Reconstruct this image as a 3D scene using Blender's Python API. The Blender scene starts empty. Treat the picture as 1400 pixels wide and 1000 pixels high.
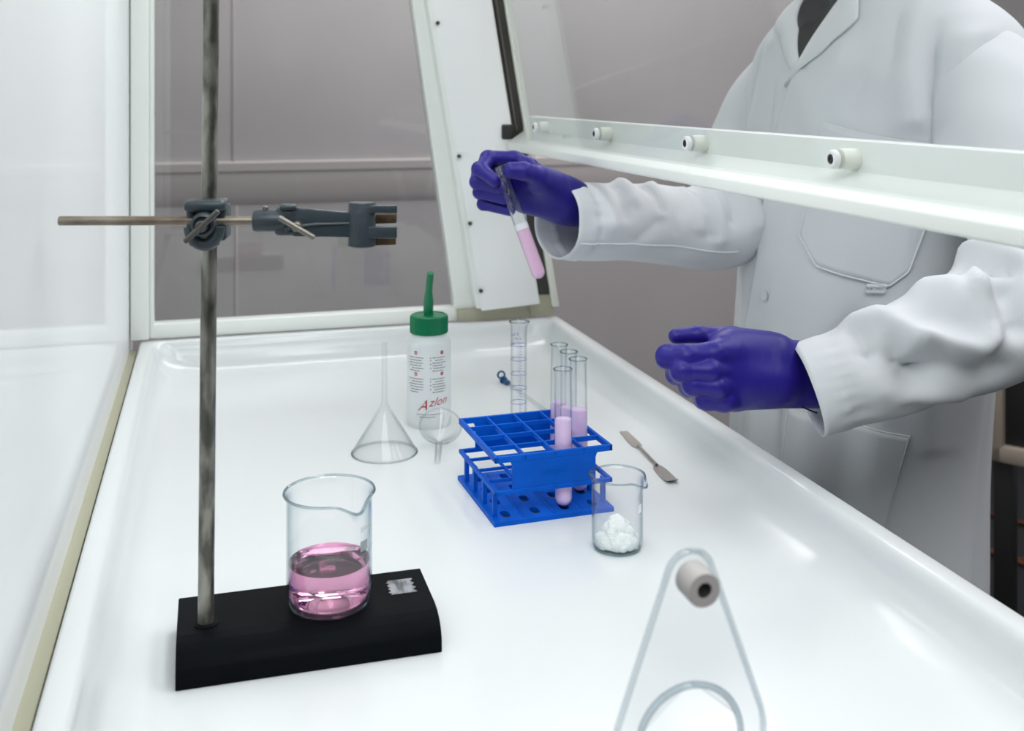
import bpy, bmesh, math, random
import numpy as np
from mathutils import Vector, Matrix
random.seed(4); rng = np.random.default_rng(4)
C = bpy.context.scene.collection
sc = bpy.context.scene
PI = math.pi
# ------------------------------------------------------------------ camera, world, lights, exposure
FPX = 1448.0                      # focal length in pixels of the 1400 wide frame
CAMZ = 0.43                       # eye height above the tray floor (z = 0)
YAW = math.atan(413.0/FPX)
cs, sn = math.cos(YAW), math.sin(YAW)
def spot(u, v, d):
    """world point seen at photo point (u, v) at distance d along the lens axis"""
    xc = (u-700.0)/FPX*d
    return Vector((xc*cs+d*sn, -xc*sn+d*cs, CAMZ-(v-127.0)/FPX*d))
cam = bpy.data.cameras.new('camera'); camo = bpy.data.objects.new('camera', cam); C.objects.link(camo)
camo.location = (0, 0, CAMZ); camo.rotation_euler = (PI/2, 0, -YAW)
cam.sensor_width = 36; cam.lens = 36*FPX/1400; cam.shift_y = -(500-127)/1400; cam.clip_start = .02; cam.clip_end = 50
cam.dof.use_dof = True; cam.dof.focus_distance = 1.0; cam.dof.aperture_fstop = 8.5
sc.camera = camo
w = bpy.data.worlds.new('room_light'); sc.world = w; w.use_nodes = True
bg = w.node_tree.nodes['Background']; bg.inputs[0].default_value = (.86, .92, 1, 1); bg.inputs[1].default_value = .10
def area(name, loc, size, power, col, rot=(0, 0, 0)):
    l = bpy.data.lights.new(name, 'AREA'); l.shape = 'RECTANGLE'; l.size, l.size_y = size; l.energy = power; l.color = col
    o = bpy.data.objects.new(name, l); o.location = loc; o.rotation_euler = rot; C.objects.link(o); return o
area('cupboard_lamp', (.24, 1.03, .885), (.16, .95), 3.9, (.97, 1, .99), (0, .75, 0))
area('ceiling_lamp', (1.6, .9, 1.66), (1.2, 2.4), 30, (1, .975, 1))
area('ceiling_lamp', (.9, 2.85, 1.64), (2.0, .5), 25, (1, .96, .97))
area('ceiling_lamp', (-.2, -.7, 1.66), (2.0, 1.2), 47, (.97, .99, 1))
sc.view_settings.view_transform = 'Standard'; sc.view_settings.look = 'None'
sc.view_settings.exposure = 0.0; sc.view_settings.gamma = 1.0; sc.view_settings.use_curve_mapping = False
sc.cycles.use_denoising = True
sc.cycles.transparent_max_bounces = 40; sc.cycles.max_bounces = 14; sc.cycles.transmission_bounces = 14; sc.cycles.glossy_bounces = 6
sc.cycles.sample_clamp_indirect = 6

# ------------------------------------------------------------------ materials
def hexc(r, g, b):
    f = lambda c: ((c/255+.055)/1.055)**2.4 if c > 10 else c/255/12.92
    return (f(r), f(g), f(b), 1)
def nmat(name):
    m = bpy.data.materials.new(name); m.use_nodes = True; return m, m.node_tree.nodes, m.node_tree.links
def pmat(name, col, rough=.4, metal=0, spec=.5, noise=0, nscale=60, bump=0, bscale=200, col2=None, coat=0, sss=0, stretch=None, trans=0, ior=1.5):
    m, n, l = nmat(name); b = n['Principled BSDF']
    col = col if len(col) == 4 else (*col, 1)
    b.inputs['Base Color'].default_value = col; b.inputs['Roughness'].default_value = rough
    b.inputs['Metallic'].default_value = metal; b.inputs['Specular IOR Level'].default_value = spec
    b.inputs['Coat Weight'].default_value = coat; b.inputs['Transmission Weight'].default_value = trans; b.inputs['IOR'].default_value = ior
    if sss:
        b.inputs['Subsurface Weight'].default_value = sss; b.inputs['Subsurface Radius'].default_value = (.01, .006, .008); b.inputs['Subsurface Scale'].default_value = 1
    tc = n.new('ShaderNodeTexCoord'); src = tc.outputs['Object']
    if stretch:
        mp = n.new('ShaderNodeMapping'); mp.inputs['Scale'].default_value = stretch; l.new(src, mp.inputs[0]); src = mp.outputs[0]
    if noise:
        t = n.new('ShaderNodeTexNoise'); t.inputs['Scale'].default_value = nscale; t.inputs['Detail'].default_value = 6; l.new(src, t.inputs['Vector'])
        r = n.new('ShaderNodeValToRGB'); c2 = col2 or tuple(c*(1-noise) for c in col[:3])+(1,)
        r.color_ramp.elements[0].position = .38; r.color_ramp.elements[1].position = .64
        r.color_ramp.elements[0].color = c2 if len(c2) == 4 else (*c2, 1); r.color_ramp.elements[1].color = col
        l.new(t.outputs['Fac'], r.inputs[0]); l.new(r.outputs[0], b.inputs['Base Color'])
    if bump:
        t2 = n.new('ShaderNodeTexNoise'); t2.inputs['Scale'].default_value = bscale; t2.inputs['Detail'].default_value = 3; l.new(src, t2.inputs['Vector'])
        bp = n.new('ShaderNodeBump'); bp.inputs['Strength'].default_value = bump; bp.inputs['Distance'].default_value = .001
        l.new(t2.outputs['Fac'], bp.inputs['Height']); l.new(bp.outputs[0], b.inputs['Normal'])
    return m
def thin_glass(name, tint=(1, 1, 1), edge=(.55, .64, .68), ior=1.45, power=3.0, gain=1.0, rough=0.0):
    """thin clear wall: Fresnel mirror over a clear sheet whose absorption grows with the slant path"""
    m, n, l = nmat(name); n.remove(n['Principled BSDF']); out = n['Material Output']
    tr = n.new('ShaderNodeBsdfTransparent'); gl = n.new('ShaderNodeBsdfGlossy'); gl.inputs['Roughness'].default_value = rough
    lw = n.new('ShaderNodeLayerWeight'); lw.inputs[0].default_value = .5
    pw = n.new('ShaderNodeMath'); pw.operation = 'POWER'; pw.inputs[1].default_value = power; l.new(lw.outputs['Facing'], pw.inputs[0])
    mc = n.new('ShaderNodeMix'); mc.data_type = 'RGBA'; l.new(pw.outputs[0], mc.inputs[0])
    mc.inputs[6].default_value = (*tint, 1); mc.inputs[7].default_value = (*edge, 1); l.new(mc.outputs[2], tr.inputs[0])
    f0 = ((ior-1)/(ior+1))**2; p5 = n.new('ShaderNodeMath'); p5.operation = 'POWER'; p5.inputs[1].default_value = 5; l.new(lw.outputs['Facing'], p5.inputs[0])
    g = n.new('ShaderNodeMath'); g.operation = 'MULTIPLY_ADD'; g.inputs[1].default_value = (1-f0)*gain; g.inputs[2].default_value = f0*gain; l.new(p5.outputs[0], g.inputs[0])
    mx = n.new('ShaderNodeMixShader'); l.new(g.outputs[0], mx.inputs[0]); l.new(tr.outputs[0], mx.inputs[1]); l.new(gl.outputs[0], mx.inputs[2])
    l.new(mx.outputs[0], out.inputs[0]); return m
def mirror_white(name, col, fac, rough):
    m, n, l = nmat(name); n.remove(n['Principled BSDF'])
    d = n.new('ShaderNodeBsdfDiffuse'); d.inputs[0].default_value = (*col, 1); g = n.new('ShaderNodeBsdfGlossy'); g.inputs['Roughness'].default_value = rough
    mx = n.new('ShaderNodeMixShader'); mx.inputs[0].default_value = fac
    l.new(d.outputs[0], mx.inputs[1]); l.new(g.outputs[0], mx.inputs[2]); l.new(mx.outputs[0], n['Material Output'].inputs[0]); return m
M = {}
M['tray'] = pmat('tray_white_gloss', (.70, .725, .73), .17, spec=.4)
M['panel'] = mirror_white('back_panel_gloss', (.93, .955, .965), .28, .035)
M['paint'] = pmat('cupboard_paint', (.88, .905, .87), .32, spec=.4)
M['paintw'] = pmat('cupboard_paint_white', (.93, .945, .935), .3, spec=.4)
M['cream'] = pmat('cream_plastic', (.80, .81, .73), .35)
M['olive'] = pmat('ledge_olive', (.42, .41, .30), .6)
M['channel'] = pmat('dark_channel', (.055, .055, .045), .5, noise=.3, nscale=8)
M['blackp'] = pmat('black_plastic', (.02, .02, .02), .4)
M['pane'] = thin_glass('cupboard_pane', (.97, .985, .98), (.75, .85, .83), 1.5, 5)
M['sashglass'] = thin_glass('sash_pane', (.98, .988, .988), (.8, .88, .87), 1.33, 5)
M['acrylic'] = thin_glass('port_acrylic', (.985, .99, .992), (.5, .58, .62), 1.49, 2.4)
M['edge'] = thin_glass('acrylic_edge', (.80, .84, .86), (.30, .35, .38), 1.49, 1.5)
M['edge2'] = thin_glass('flap_edge', (.91, .93, .94), (.50, .56, .59), 1.45, 1.6)
M['bush'] = pmat('bushing_shade_grey', (.42, .40, .39), .45)  # white bushing; the shade of its backlit front is put into this grey
M['clear'] = thin_glass('near_pane', (.985, .99, .99), (.8, .86, .86), 1.12, 5)
M['glass'] = thin_glass('lab_glass', (.992, .996, .998), (.50, .62, .67), 1.45, 3.4)
M['rim'] = thin_glass('lab_glass_rim', (.84, .90, .915), (.25, .36, .41), 1.5, 1.6)
M['foot'] = thin_glass('lab_glass_foot', (.90, .95, .96), (.45, .62, .66), 1.45, 1.8)
M['fglass'] = thin_glass('funnel_plastic', (.99, .992, .992), (.78, .82, .83), 1.45, 2.6, rough=.05)
M['frim'] = thin_glass('funnel_rim', (.93, .945, .95), (.60, .66, .68), 1.45, 1.6)
M['pinkl'] = pmat('pink_solution', (.80, .36, .56), 0.0, trans=1, ior=1.33)
M['milk'] = pmat('lavender_suspension', (.80, .585, .84), .25, sss=.15)
M['milk2'] = pmat('pink_suspension', (.83, .54, .74), .25, sss=.15)
M['foam'] = pmat('white_residue', (.88, .86, .90), .6, bump=.6, bscale=300)
M['powder'] = pmat('white_powder', (.86, .89, .88), .9, spec=.1, bump=1, bscale=900)
M['blue'] = pmat('rack_blue', (.0, .105, .60), .45, spec=.1, noise=.15, nscale=30)
M['print'] = pmat('grey_print', (.33, .36, .38), .7)
M['printb'] = pmat('blue_print', (.02, .10, .48), .6)
M['ink'] = pmat('black_ink', (.02, .022, .03), .7)
M['red'] = pmat('red_ink', (.36, .012, .02), .6)
M['greenink'] = pmat('green_ink', (.35, .66, .60), .6)
M['white'] = pmat('white_ink', (.85, .85, .85), .6)
M['green'] = pmat('green_cap', (.0, .165, .065), .33)
M['steel'] = pmat('rod_steel', (.34, .33, .29), .36, metal=.85, noise=.55, nscale=90, col2=(.10, .10, .085), stretch=(1, 1, .35), bump=.25, bscale=300)
M['bar'] = pmat('bar_steel', (.30, .265, .215), .42, metal=.7, noise=.5, nscale=110, col2=(.16, .12, .09), stretch=(.3, 1, 1))
M['cast'] = pmat('blue_grey_cast', (.030, .043, .053), .36, spec=.45, bump=.5, bscale=160)
M['screw'] = pmat('wing_screw', (.22, .205, .18), .4, metal=.8)
M['screwd'] = pmat('wing_screw_dark', (.10, .095, .09), .42, metal=.7)
M['cork'] = pmat('cork_lining', (.075, .042, .014), .75, noise=.5, nscale=200)
M['black'] = pmat('stand_black', (.004, .005, .006), .45, spec=.03, bump=.12, bscale=900)
M['tape'] = pmat('silver_tape', (.35, .37, .40), .28, metal=.5, noise=.75, nscale=60, stretch=(3, 1, 1), bump=.8, bscale=120)
M['spat'] = pmat('spatula_steel', (.46, .43, .40), .3, metal=1)
M['coat'] = pmat('coat_cotton', (.74, .765, .79), .85, spec=.15, bump=.12, bscale=1500)
M['coatin'] = pmat('coat_seam', (.76, .785, .80), .85, spec=.15)
M['stitch'] = pmat('coat_stitch', (.80, .82, .83), .8, spec=.2)
M['glove'] = pmat('nitrile_violet', (.017, .0095, .215), .40, spec=.35, bump=.5, bscale=120, stretch=(1, 1, .35))
M['shirt'] = pmat('shirt_dark', (.008, .016, .02), .8)
M['skin'] = pmat('skin', (.55, .34, .26), .5, sss=.1)
M['hair'] = pmat('hair', (.03, .018, .01), .6)
M['trouser'] = pmat('trouser_dark', (.015, .017, .022), .8)
M['shoe'] = pmat('shoe_black', (.01, .01, .01), .4)
M['wall'] = pmat('wall_grey', (.55, .525, .525), .75, spec=.2, noise=.05, nscale=3)
M['trunk'] = pmat('trunking_pale', (.58, .535, .53), .6)
M['floor'] = pmat('floor_charcoal', (.012, .017, .021), .35)
M['ceil'] = pmat('ceiling_white', (.75, .75, .75), .8)
M['bench'] = pmat('bench_white', (.7, .71, .70), .5)
M['beige'] = pmat('beige_metal', (.36, .31, .25), .5)
M['cable'] = pmat('cable_brown', (.16, .045, .02), .5)
M['bluecap'] = pmat('cap_blue', (.0, .06, .19), .35)

# ------------------------------------------------------------------ helpers
def mobj(name, verts, faces, mat, parent=None, smooth=True, loc=None, rotz=0.0, sharp=None):
    me = bpy.data.meshes.new(name); me.from_pydata([tuple(v) for v in verts], [], [tuple(f) for f in faces]); me.update()
    return link(name, me, mat, parent, smooth, loc, rotz, sharp)
def link(name, me, mat, parent=None, smooth=True, loc=None, rotz=0.0, sharp=None):
    if smooth:
        me.polygons.foreach_set('use_smooth', [True]*len(me.polygons))
        if sharp: me.set_sharp_from_angle(angle=math.radians(sharp))
    o = bpy.data.objects.new(name, me); C.objects.link(o)
    if mat: me.materials.append(M[mat] if isinstance(mat, str) else mat)
    if parent: o.parent = parent
    if loc is not None: o.location = loc
    o.rotation_euler[2] += rotz
    return o
def obj(name, bm, mat, parent=None, smooth=True, loc=None, rotz=0.0, sharp=35):
    me = bpy.data.meshes.new(name); bmesh.ops.recalc_face_normals(bm, faces=bm.faces[:]); bm.to_mesh(me); bm.free()
    return link(name, me, mat, parent, smooth, loc, rotz, sharp)
def tag(o, label, cat, group=None, kind=None):
    o['label'] = label; o['category'] = cat
    if group: o['group'] = group
    if kind: o['kind'] = kind
    return o
def thing(name, label, cat, loc=(0, 0, 0), rotz=0.0, group=None):
    o = bpy.data.objects.new(name, None); C.objects.link(o); o.empty_display_size = .02
    o.location = loc; o.rotation_euler = (0, 0, rotz); return tag(o, label, cat, group)
def struct(o): o['kind'] = 'structure'; return o
def NB(): return bmesh.new()
def add_box(bm, x0, x1, y0, y1, z0, z1, bev=0.0, mat=None, seg=2):
    r = bmesh.ops.create_cube(bm, size=1); vs = r['verts']
    for v in vs:
        v.co = Vector(((x0+x1)/2+v.co.x*(x1-x0), (y0+y1)/2+v.co.y*(y1-y0), (z0+z1)/2+v.co.z*(z1-z0)))
    if bev:
        es = list({e for v in vs for e in v.link_edges})
        rr = bmesh.ops.bevel(bm, geom=es, offset=bev, segments=seg, profile=.5, affect='EDGES')
        vs = list({v for f in rr['faces'] for v in f.verts} | {v for v in vs if v.is_valid})
    if mat is not None:
        for v in vs: v.co = mat @ v.co
    return vs
def add_prism(bm, pts, axis, a0, a1, bev=0.0):
    """extrude polygon pts along axis ('x','y','z') from a0 to a1"""
    def mk(p, a): return {'x': (a, p[0], p[1]), 'y': (p[0], a, p[1]), 'z': (p[0], p[1], a)}[axis]
    A = [bm.verts.new(mk(p, a0)) for p in pts]; B = [bm.verts.new(mk(p, a1)) for p in pts]; n = len(pts)
    fs = [bm.faces.new(A), bm.faces.new(B[::-1])]
    for i in range(n): fs.append(bm.faces.new((A[i], B[i], B[(i+1) % n], A[(i+1) % n])))
    bmesh.ops.recalc_face_normals(bm, faces=fs)
    if bev:
        es = list({e for f in fs for e in f.edges})
        bmesh.ops.bevel(bm, geom=es, offset=bev, segments=2, profile=.5, affect='EDGES')
def add_lathe(bm, prof, n=48, mat=None, closed=False):
    """revolve (r, z) profile about z"""
    rings = []
    for r, z in prof:
        if r < 1e-6: rings.append([bm.verts.new((0, 0, z))])
        else: rings.append([bm.verts.new((r*math.cos(2*PI*i/n), r*math.sin(2*PI*i/n), z)) for i in range(n)])
    prs = list(zip(rings[:-1], rings[1:]))
    if closed: prs.append((rings[-1], rings[0]))
    for a, b in prs:
        for i in range(n):
            j = (i+1) % n
            if len(a) == 1 and len(b) == 1: continue
            if len(a) == 1: bm.faces.new((a[0], b[i], b[j]))
            elif len(b) == 1: bm.faces.new((a[i], a[j], b[0]))
            else: bm.faces.new((a[i], a[j], b[j], b[i]))
    vs = [v for r in rings for v in r]
    if mat is not None:
        for v in vs: v.co = mat @ v.co
    return rings
def rot_to(p, q):
    p, q = Vector(p), Vector(q); d = q-p
    return Matrix.Translation(p) @ d.to_track_quat('Z', 'Y').to_matrix().to_4x4(), d.length
def add_rod(bm, p, q, r, n=24, r2=None, bev=.0):
    m, L = rot_to(p, q); r2 = r if r2 is None else r2
    pr = [(0, 0), (r-bev, 0), (r, bev), (r2, L-bev), (r2-bev, L), (0, L)] if bev else [(0, 0), (r, 0), (r2, L), (0, L)]
    return add_lathe(bm, pr, n, m)
def catmull(P, n=8, closed=False):
    P = [np.array(p, float) for p in P]; out = []; m = len(P)
    g = (lambda i: P[i % m]) if closed else (lambda i: P[min(max(i, 0), m-1)])
    for i in range(m if closed else m-1):
        a, b, c, d = g(i-1), g(i), g(i+1), g(i+2)
        for k in range(n):
            t = k/n; out.append(.5*((2*b)+(-a+c)*t+(2*a-5*b+4*c-d)*t*t+(-a+3*b-3*c+d)*t**3))
    if not closed: out.append(P[-1])
    return out
def add_tube(bm, path, r, n=10, closed=False, caps=True, flat=1.0):
    path = [Vector(p) for p in path]; m = len(path); rings = []
    rr = r if hasattr(r, '__len__') else [r]*m
    t0 = (path[1]-path[0]).normalized(); up = Vector((0, 0, 1)) if abs(t0.z) < .9 else Vector((1, 0, 0))
    nrm = (up-t0*up.dot(t0)).normalized()
    for i in range(m):
        if closed: t = (path[(i+1) % m]-path[i-1]).normalized()
        else: t = (path[min(i+1, m-1)]-path[max(i-1, 0)]).normalized()
        nrm = (nrm-t*nrm.dot(t)).normalized(); b = t.cross(nrm)
        rings.append([bm.verts.new(path[i]+nrm*(math.cos(2*PI*k/n)*rr[i]*flat)+b*(math.sin(2*PI*k/n)*rr[i])) for k in range(n)])
    for i in range(m if closed else m-1):
        a, c = rings[i], rings[(i+1) % m]
        for k in range(n): bm.faces.new((a[k], a[(k+1) % n], c[(k+1) % n], c[k]))
    if caps and not closed: bm.faces.new(rings[0][::-1]); bm.faces.new(rings[-1])
def grid_mesh(name, P, mat, parent=None, wrap=False, solid=0.0, sharp=None, offset=-1.0):
    """P: array (a, b, 3) of points"""
    a, b = P.shape[:2]; V = P.reshape(-1, 3); F = []
    for i in range(a-1):
        for j in range(b if wrap else b-1):
            F.append((i*b+j, i*b+(j+1) % b, (i+1)*b+(j+1) % b, (i+1)*b+j))
    o = mobj(name, V, F, mat, parent, True, sharp=sharp)
    if solid:
        md = o.modifiers.new('thickness', 'SOLIDIFY'); md.thickness = solid; md.offset = offset
    return o
def text_geo(s, size, shear=0.0, align='LEFT', space=1.0):
    cu = bpy.data.curves.new('lettering', 'FONT'); cu.body = s; cu.size = size; cu.shear = shear; cu.align_x = align; cu.resolution_u = 3; cu.space_character = space
    o = bpy.data.objects.new('lettering', cu); C.objects.link(o)
    dg = bpy.context.evaluated_depsgraph_get(); dg.update(); me = bpy.data.meshes.new_from_object(o.evaluated_get(dg))
    V = [tuple(v.co) for v in me.vertices]; F = [tuple(p.vertices) for p in me.polygons]
    bpy.data.objects.remove(o); bpy.data.curves.remove(cu); bpy.data.meshes.remove(me); return V, F
class Print:
    """flat print gathered in (s, z) and laid on a surface"""
    def __init__(self): self.V, self.F = [], []
    def add(self, V, F, x, y, flip=False):
        k = len(self.V); self.V += [((-a if flip else a)+x, b+y) for a, b, *_ in V]; self.F += [tuple(i+k for i in f) for f in F]
    def text(self, s, size, x, y, **k): self.add(*text_geo(s, size, **k), x, y)
    def rect(self, x0, x1, y0, y1):
        n = max(1, int(abs(x1-x0)/.003)); V = []; F = []
        for i in range(n+1): V += [(x0+(x1-x0)*i/n, y0), (x0+(x1-x0)*i/n, y1)]
        for i in range(n): F.append((2*i, 2*i+2, 2*i+3, 2*i+1))
        self.add(V, F, 0, 0)
    def disc(self, x, y, r, n=20, hole=0.0):
        if hole:
            V = [(q*math.cos(2*PI*i/n), q*math.sin(2*PI*i/n)) for i in range(n) for q in (hole, r)]
            F = [(2*i, 2*i+1, (2*i+3) % (2*n), (2*i+2) % (2*n)) for i in range(n)]
        else: V = [(r*math.cos(2*PI*i/n), r*math.sin(2*PI*i/n)) for i in range(n)]; F = [tuple(range(n))]
        self.add(V, F, x, y)
    def on_cyl(self, name, R, ang0, mat, parent):
        V = [(R*math.cos(ang0+s/R), R*math.sin(ang0+s/R), z) for s, z in self.V]
        return mobj(name, V, self.F, mat, parent, False)
    def on(self, name, fn, mat, parent): return mobj(name, [fn(s, z) for s, z in self.V], self.F, mat, parent, False)
# --- implicit shapes: distance fields polygonised by surface nets
def surf_nets(fn, lo, hi, h):
    lo = np.array(lo, float); hi = np.array(hi, float); n = np.ceil((hi-lo)/h).astype(int)+1
    ax = [lo[i]+h*np.arange(n[i]) for i in range(3)]
    D = np.empty(n, np.float32); X, Y = np.meshgrid(ax[0], ax[1], indexing='ij')
    for k0 in range(0, n[2], 16):
        zz = ax[2][k0:k0+16]
        P = np.stack([np.repeat(X[:, :, None], len(zz), 2), np.repeat(Y[:, :, None], len(zz), 2), np.broadcast_to(zz, X.shape+(len(zz),))], -1)
        D[:, :, k0:k0+16] = fn(P)
    S = D < 0; nx, ny, nz = n-1
    cnt = np.zeros((nx, ny, nz), np.int32); acc = np.zeros((nx, ny, nz, 3)); 
    corner = [(i, j, k) for i in (0, 1) for j in (0, 1) for k in (0, 1)]
    sl = lambda A, c: A[c[0]:c[0]+nx, c[1]:c[1]+ny, c[2]:c[2]+nz]
    for a in corner:
        for axn in range(3):
            if a[axn]: continue
            b = list(a); b[axn] = 1; b = tuple(b)
            da, db = sl(D, a), sl(D, b); m = (da < 0) != (db < 0)
            t = np.where(m, da/np.where(m, da-db, 1), 0)
            cnt += m
            for q in range(3):
                acc[..., q] += np.where(m, a[q]+(t if q == axn else 0), 0)
    act = cnt > 0; idx = -np.ones((nx, ny, nz), np.int64); idx[act] = np.arange(act.sum())
    ii = np.argwhere(act); V = (ii+acc[act]/cnt[act][:, None])*h+lo
    F = []
    for axn in range(3):
        o1, o2 = [q for q in range(3) if q != axn]
        s0 = [slice(1, nx), slice(1, ny), slice(1, nz)]
        A0 = [slice(0, None)]*3
        ra = [slice(1, n[q]-1) for q in range(3)]; rb = list(ra); ra[axn] = slice(0, n[axn]-1); rb[axn] = slice(1, n[axn])
        sa, sb = S[tuple(ra)], S[tuple(rb)]
        e = np.argwhere(sa != sb)
        if not len(e): continue
        flip = sa[tuple(e.T)]
        base = e.copy()
        for q in (o1, o2): base[:, q] += 1
        c = []
        for d1, d2 in ((0, 0), (1, 0), (1, 1), (0, 1)):
            p = base.copy(); p[:, o1] -= d1; p[:, o2] -= d2; c.append(idx[p[:, 0], p[:, 1], p[:, 2]])
        c = np.stack(c, 1)
        if axn == 1: flip = ~flip
        c = np.where(flip[:, None], c, c[:, ::-1]); F.append(c)
    F = np.concatenate(F); F = F[(F >= 0).all(1)]
    return V, F
def np_mesh(name, V, F, mat, parent=None):
    me = bpy.data.meshes.new(name); me.vertices.add(len(V)); me.vertices.foreach_set('co', np.asarray(V, np.float32).ravel())
    me.loops.add(F.size); me.loops.foreach_set('vertex_index', F.astype(np.int32).ravel())
    me.polygons.add(len(F)); me.polygons.foreach_set('loop_start', np.arange(0, F.size, 4, dtype=np.int32))
    me.update(calc_edges=True); me.validate()
    bm = bmesh.new(); bm.from_mesh(me); bmesh.ops.recalc_face_normals(bm, faces=bm.faces[:]); bm.to_mesh(me); bm.free()
    return link(name, me, mat, parent, True)
def smin(a, b, k):
    h = np.clip(.5+.5*(b-a)/k, 0, 1); return b+(a-b)*h-k*h*(1-h)
def cone_d(P, a, b, ra, rb):
    a = np.array(a, float); b = np.array(b, float); ab = b-a; L = (ab@ab)
    t = np.clip(((P-a)@ab)/L, 0, 1); return np.linalg.norm(P-a-t[..., None]*ab, axis=-1)-(ra+(rb-ra)*t)
def ell_d(P, c, r, R=None):
    q = P-np.array(c, float)
    if R is not None: q = q@np.array(R)
    r = np.array(r, float); k0 = np.linalg.norm(q/r, axis=-1); k1 = np.linalg.norm(q/(r*r), axis=-1); return k0*(k0-1)/np.maximum(k1, 1e-9)
def chain(P, pts, rad, k=.004):
    d = None
    for i in range(len(pts)-1):
        e = cone_d(P, pts[i], pts[i+1], rad[i], rad[i+1]); d = e if d is None else smin(d, e, k)
    return d

# ------------------------------------------------------------------ room shell
FL = -.92
def slab(name, *b):
    bm = NB(); add_box(bm, *b); return bm
struct(obj('floor', slab('f', -2.2, 3.6, -1.6, 3.55, FL-.05, FL), 'floor'))
struct(obj('wall_far', slab('w', -2.2, 3.6, 3.40, 3.55, FL, 1.72), 'wall'))
struct(obj('wall_right', slab('w', 3.45, 3.6, -1.6, 3.40, FL, 1.72), 'wall'))
struct(obj('wall_left', slab('w', -2.2, -2.05, -1.6, 3.40, FL, 1.72), 'wall'))
struct(obj('ceiling', slab('c', -2.2, 3.6, -1.6, 3.55, 1.72, 1.78), 'ceil'))
bm = NB(); add_prism(bm, [(3.40, .080), (3.390, .105), (3.388, .185), (3.3845, .187), (3.384, .212), (3.40, .217)], 'x', -2.0, 3.4)
struct(obj('trim_1', bm, 'trunk'))
for k, (x, a, b_) in enumerate(((.0695, .218, 1.7), (.079, FL+.1, .078))):
    bm = NB(); add_box(bm, x-.0035, x+.0035, 3.3965, 3.401, a, b_, .001); struct(obj('trim_%d' % (k+2), bm, 'trunk'))
bm = NB(); add_box(bm, -2.05, 3.45, 3.385, 3.4, FL, FL+.09); struct(obj('baseboard_far', bm, 'blackp'))

# ------------------------------------------------------------------ bench under the cupboard
t = thing('bench', 'white bench on four square legs carrying the fume cupboard', 'bench', (0, 0, FL))
bm = NB(); add_box(bm, -.16, .60, .42, 1.86, .84, .868, .003); obj('bench_top', bm, 'bench', t)
for x in (-.12, .54):
    for y in (.47, 1.80):
        bm = NB(); add_box(bm, x-.025, x+.025, y-.025, y+.025, 0, .84, .002); obj('leg', bm, 'bench', t)

# ------------------------------------------------------------------ fume cupboard
cup = thing('fume_cupboard', 'white fume cupboard with clear end panes around the spill tray', 'fume cupboard', (0, 0, 0))
ZB = -.052; ZT = .93; YE = 1.742; YN = .50
def cpart(name, mat, *boxes, bev=.0015, parent=None):
    bm = NB()
    for b in boxes: add_box(bm, *b, bev)
    return obj(name, bm, mat, parent or cup)
cpart('back_panel', 'panel', (-.126, -.1195, YN-.02, YE+.06, ZB, ZT), bev=0)
cpart('ledge', 'olive', (-.1194, -.1085, YN, YE, ZB, .030), bev=0)
cpart('canopy', 'paintw', (-.126, .50, YN-.02, YE+.06, ZT, ZT+.02))
cpart('plinth', 'paint', (-.112, .575, YN-.02, YE+.05, ZB, ZB+.016))
def slx(x, z, k=.165): return x-k*(z-.066)
# end frame: bottom rail, corner post, slanted front post
cpart('end_rail', 'paint', (-.1178, .44, YE, YE+.03, .0455, .068))
cpart('corner_post', 'paint', (-.1178, -.0905, YE-.012, YE+.03, .0475, ZT), (-.0905, -.084, YE-.003, YE+.03, .0475, ZT))
def slant(name, mat, x0, x1, y0, y1, z0, z1, k0=.165, k1=.165, bev=.0015, zl=None):
    bm = NB(); add_prism(bm, [(slx(x0, z0, k0), z0), (slx(x1, zl or z0, k1), zl or z0), (slx(x1, z1, k1), z1), (slx(x0, z1, k0), z1)], 'y', y0, y1, bev)
    return obj(name, bm, mat, cup)
slant('front_post', 'paint', .397, .437, YE-.002, YE+.03, .0655, ZT, .142, .165)
slant('fascia', 'paintw', .436, .537, YE-.030, YE-.026, .066, ZT, zl=.072)
slant('fascia_return', 'paint', .428, .438, YE-.030, YE-.001, .07, ZT)
slant('fascia_lip', 'paint', .534, .539, YE-.030, YE-.004, .072, ZT)
slant('channel', 'channel', .539, .563, YE-.016, YE+.01, .085, ZT, bev=.001)
slant('channel_strip', 'screw', .5475, .5505, YE-.020, YE-.015, .365, ZT, bev=.0008)
slant('channel_foot', 'olive', .525, .566, YE-.014, YE+.012, .050, .0845, bev=.001)
slant('outer_flange', 'cream', .563, .575, YE-.022, YE+.02, .064, ZT)
bm = NB(); add_box(bm, .40, .535, YE-.01, YE+.03, .0465, .0655, .001); obj('sill_block', bm, 'olive', cup)
for z in (.1, .213, .325, .545):
    bm = NB(); x = slx(.4395, z); add_rod(bm, (x, YE-.034, z), (x, YE-.0295, z), .0032, 12); obj('bolt', bm, 'screwd', cup)
bm = NB(); add_prism(bm, [(-.0845, .0675), (.3975, .0675), (slx(.398, ZT, .142), ZT), (-.0845, ZT)], 'y', YE+.012, YE+.017); obj('end_pane', bm, 'pane', cup)
bm = NB(); add_prism(bm, [(-.119, .048), (.57, .048), (.57-.165*.85, ZT), (-.119, ZT)], 'y', YN, YN+.004); obj('near_pane', bm, 'clear', cup)
cpart('near_rail', 'paint', (-.117, .540, YN-.006, YN+.010, .0465, .058))
cpart('near_post', 'paint', (-.1178, -.103, YN-.006, YN+.010, .058, ZT))
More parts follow.
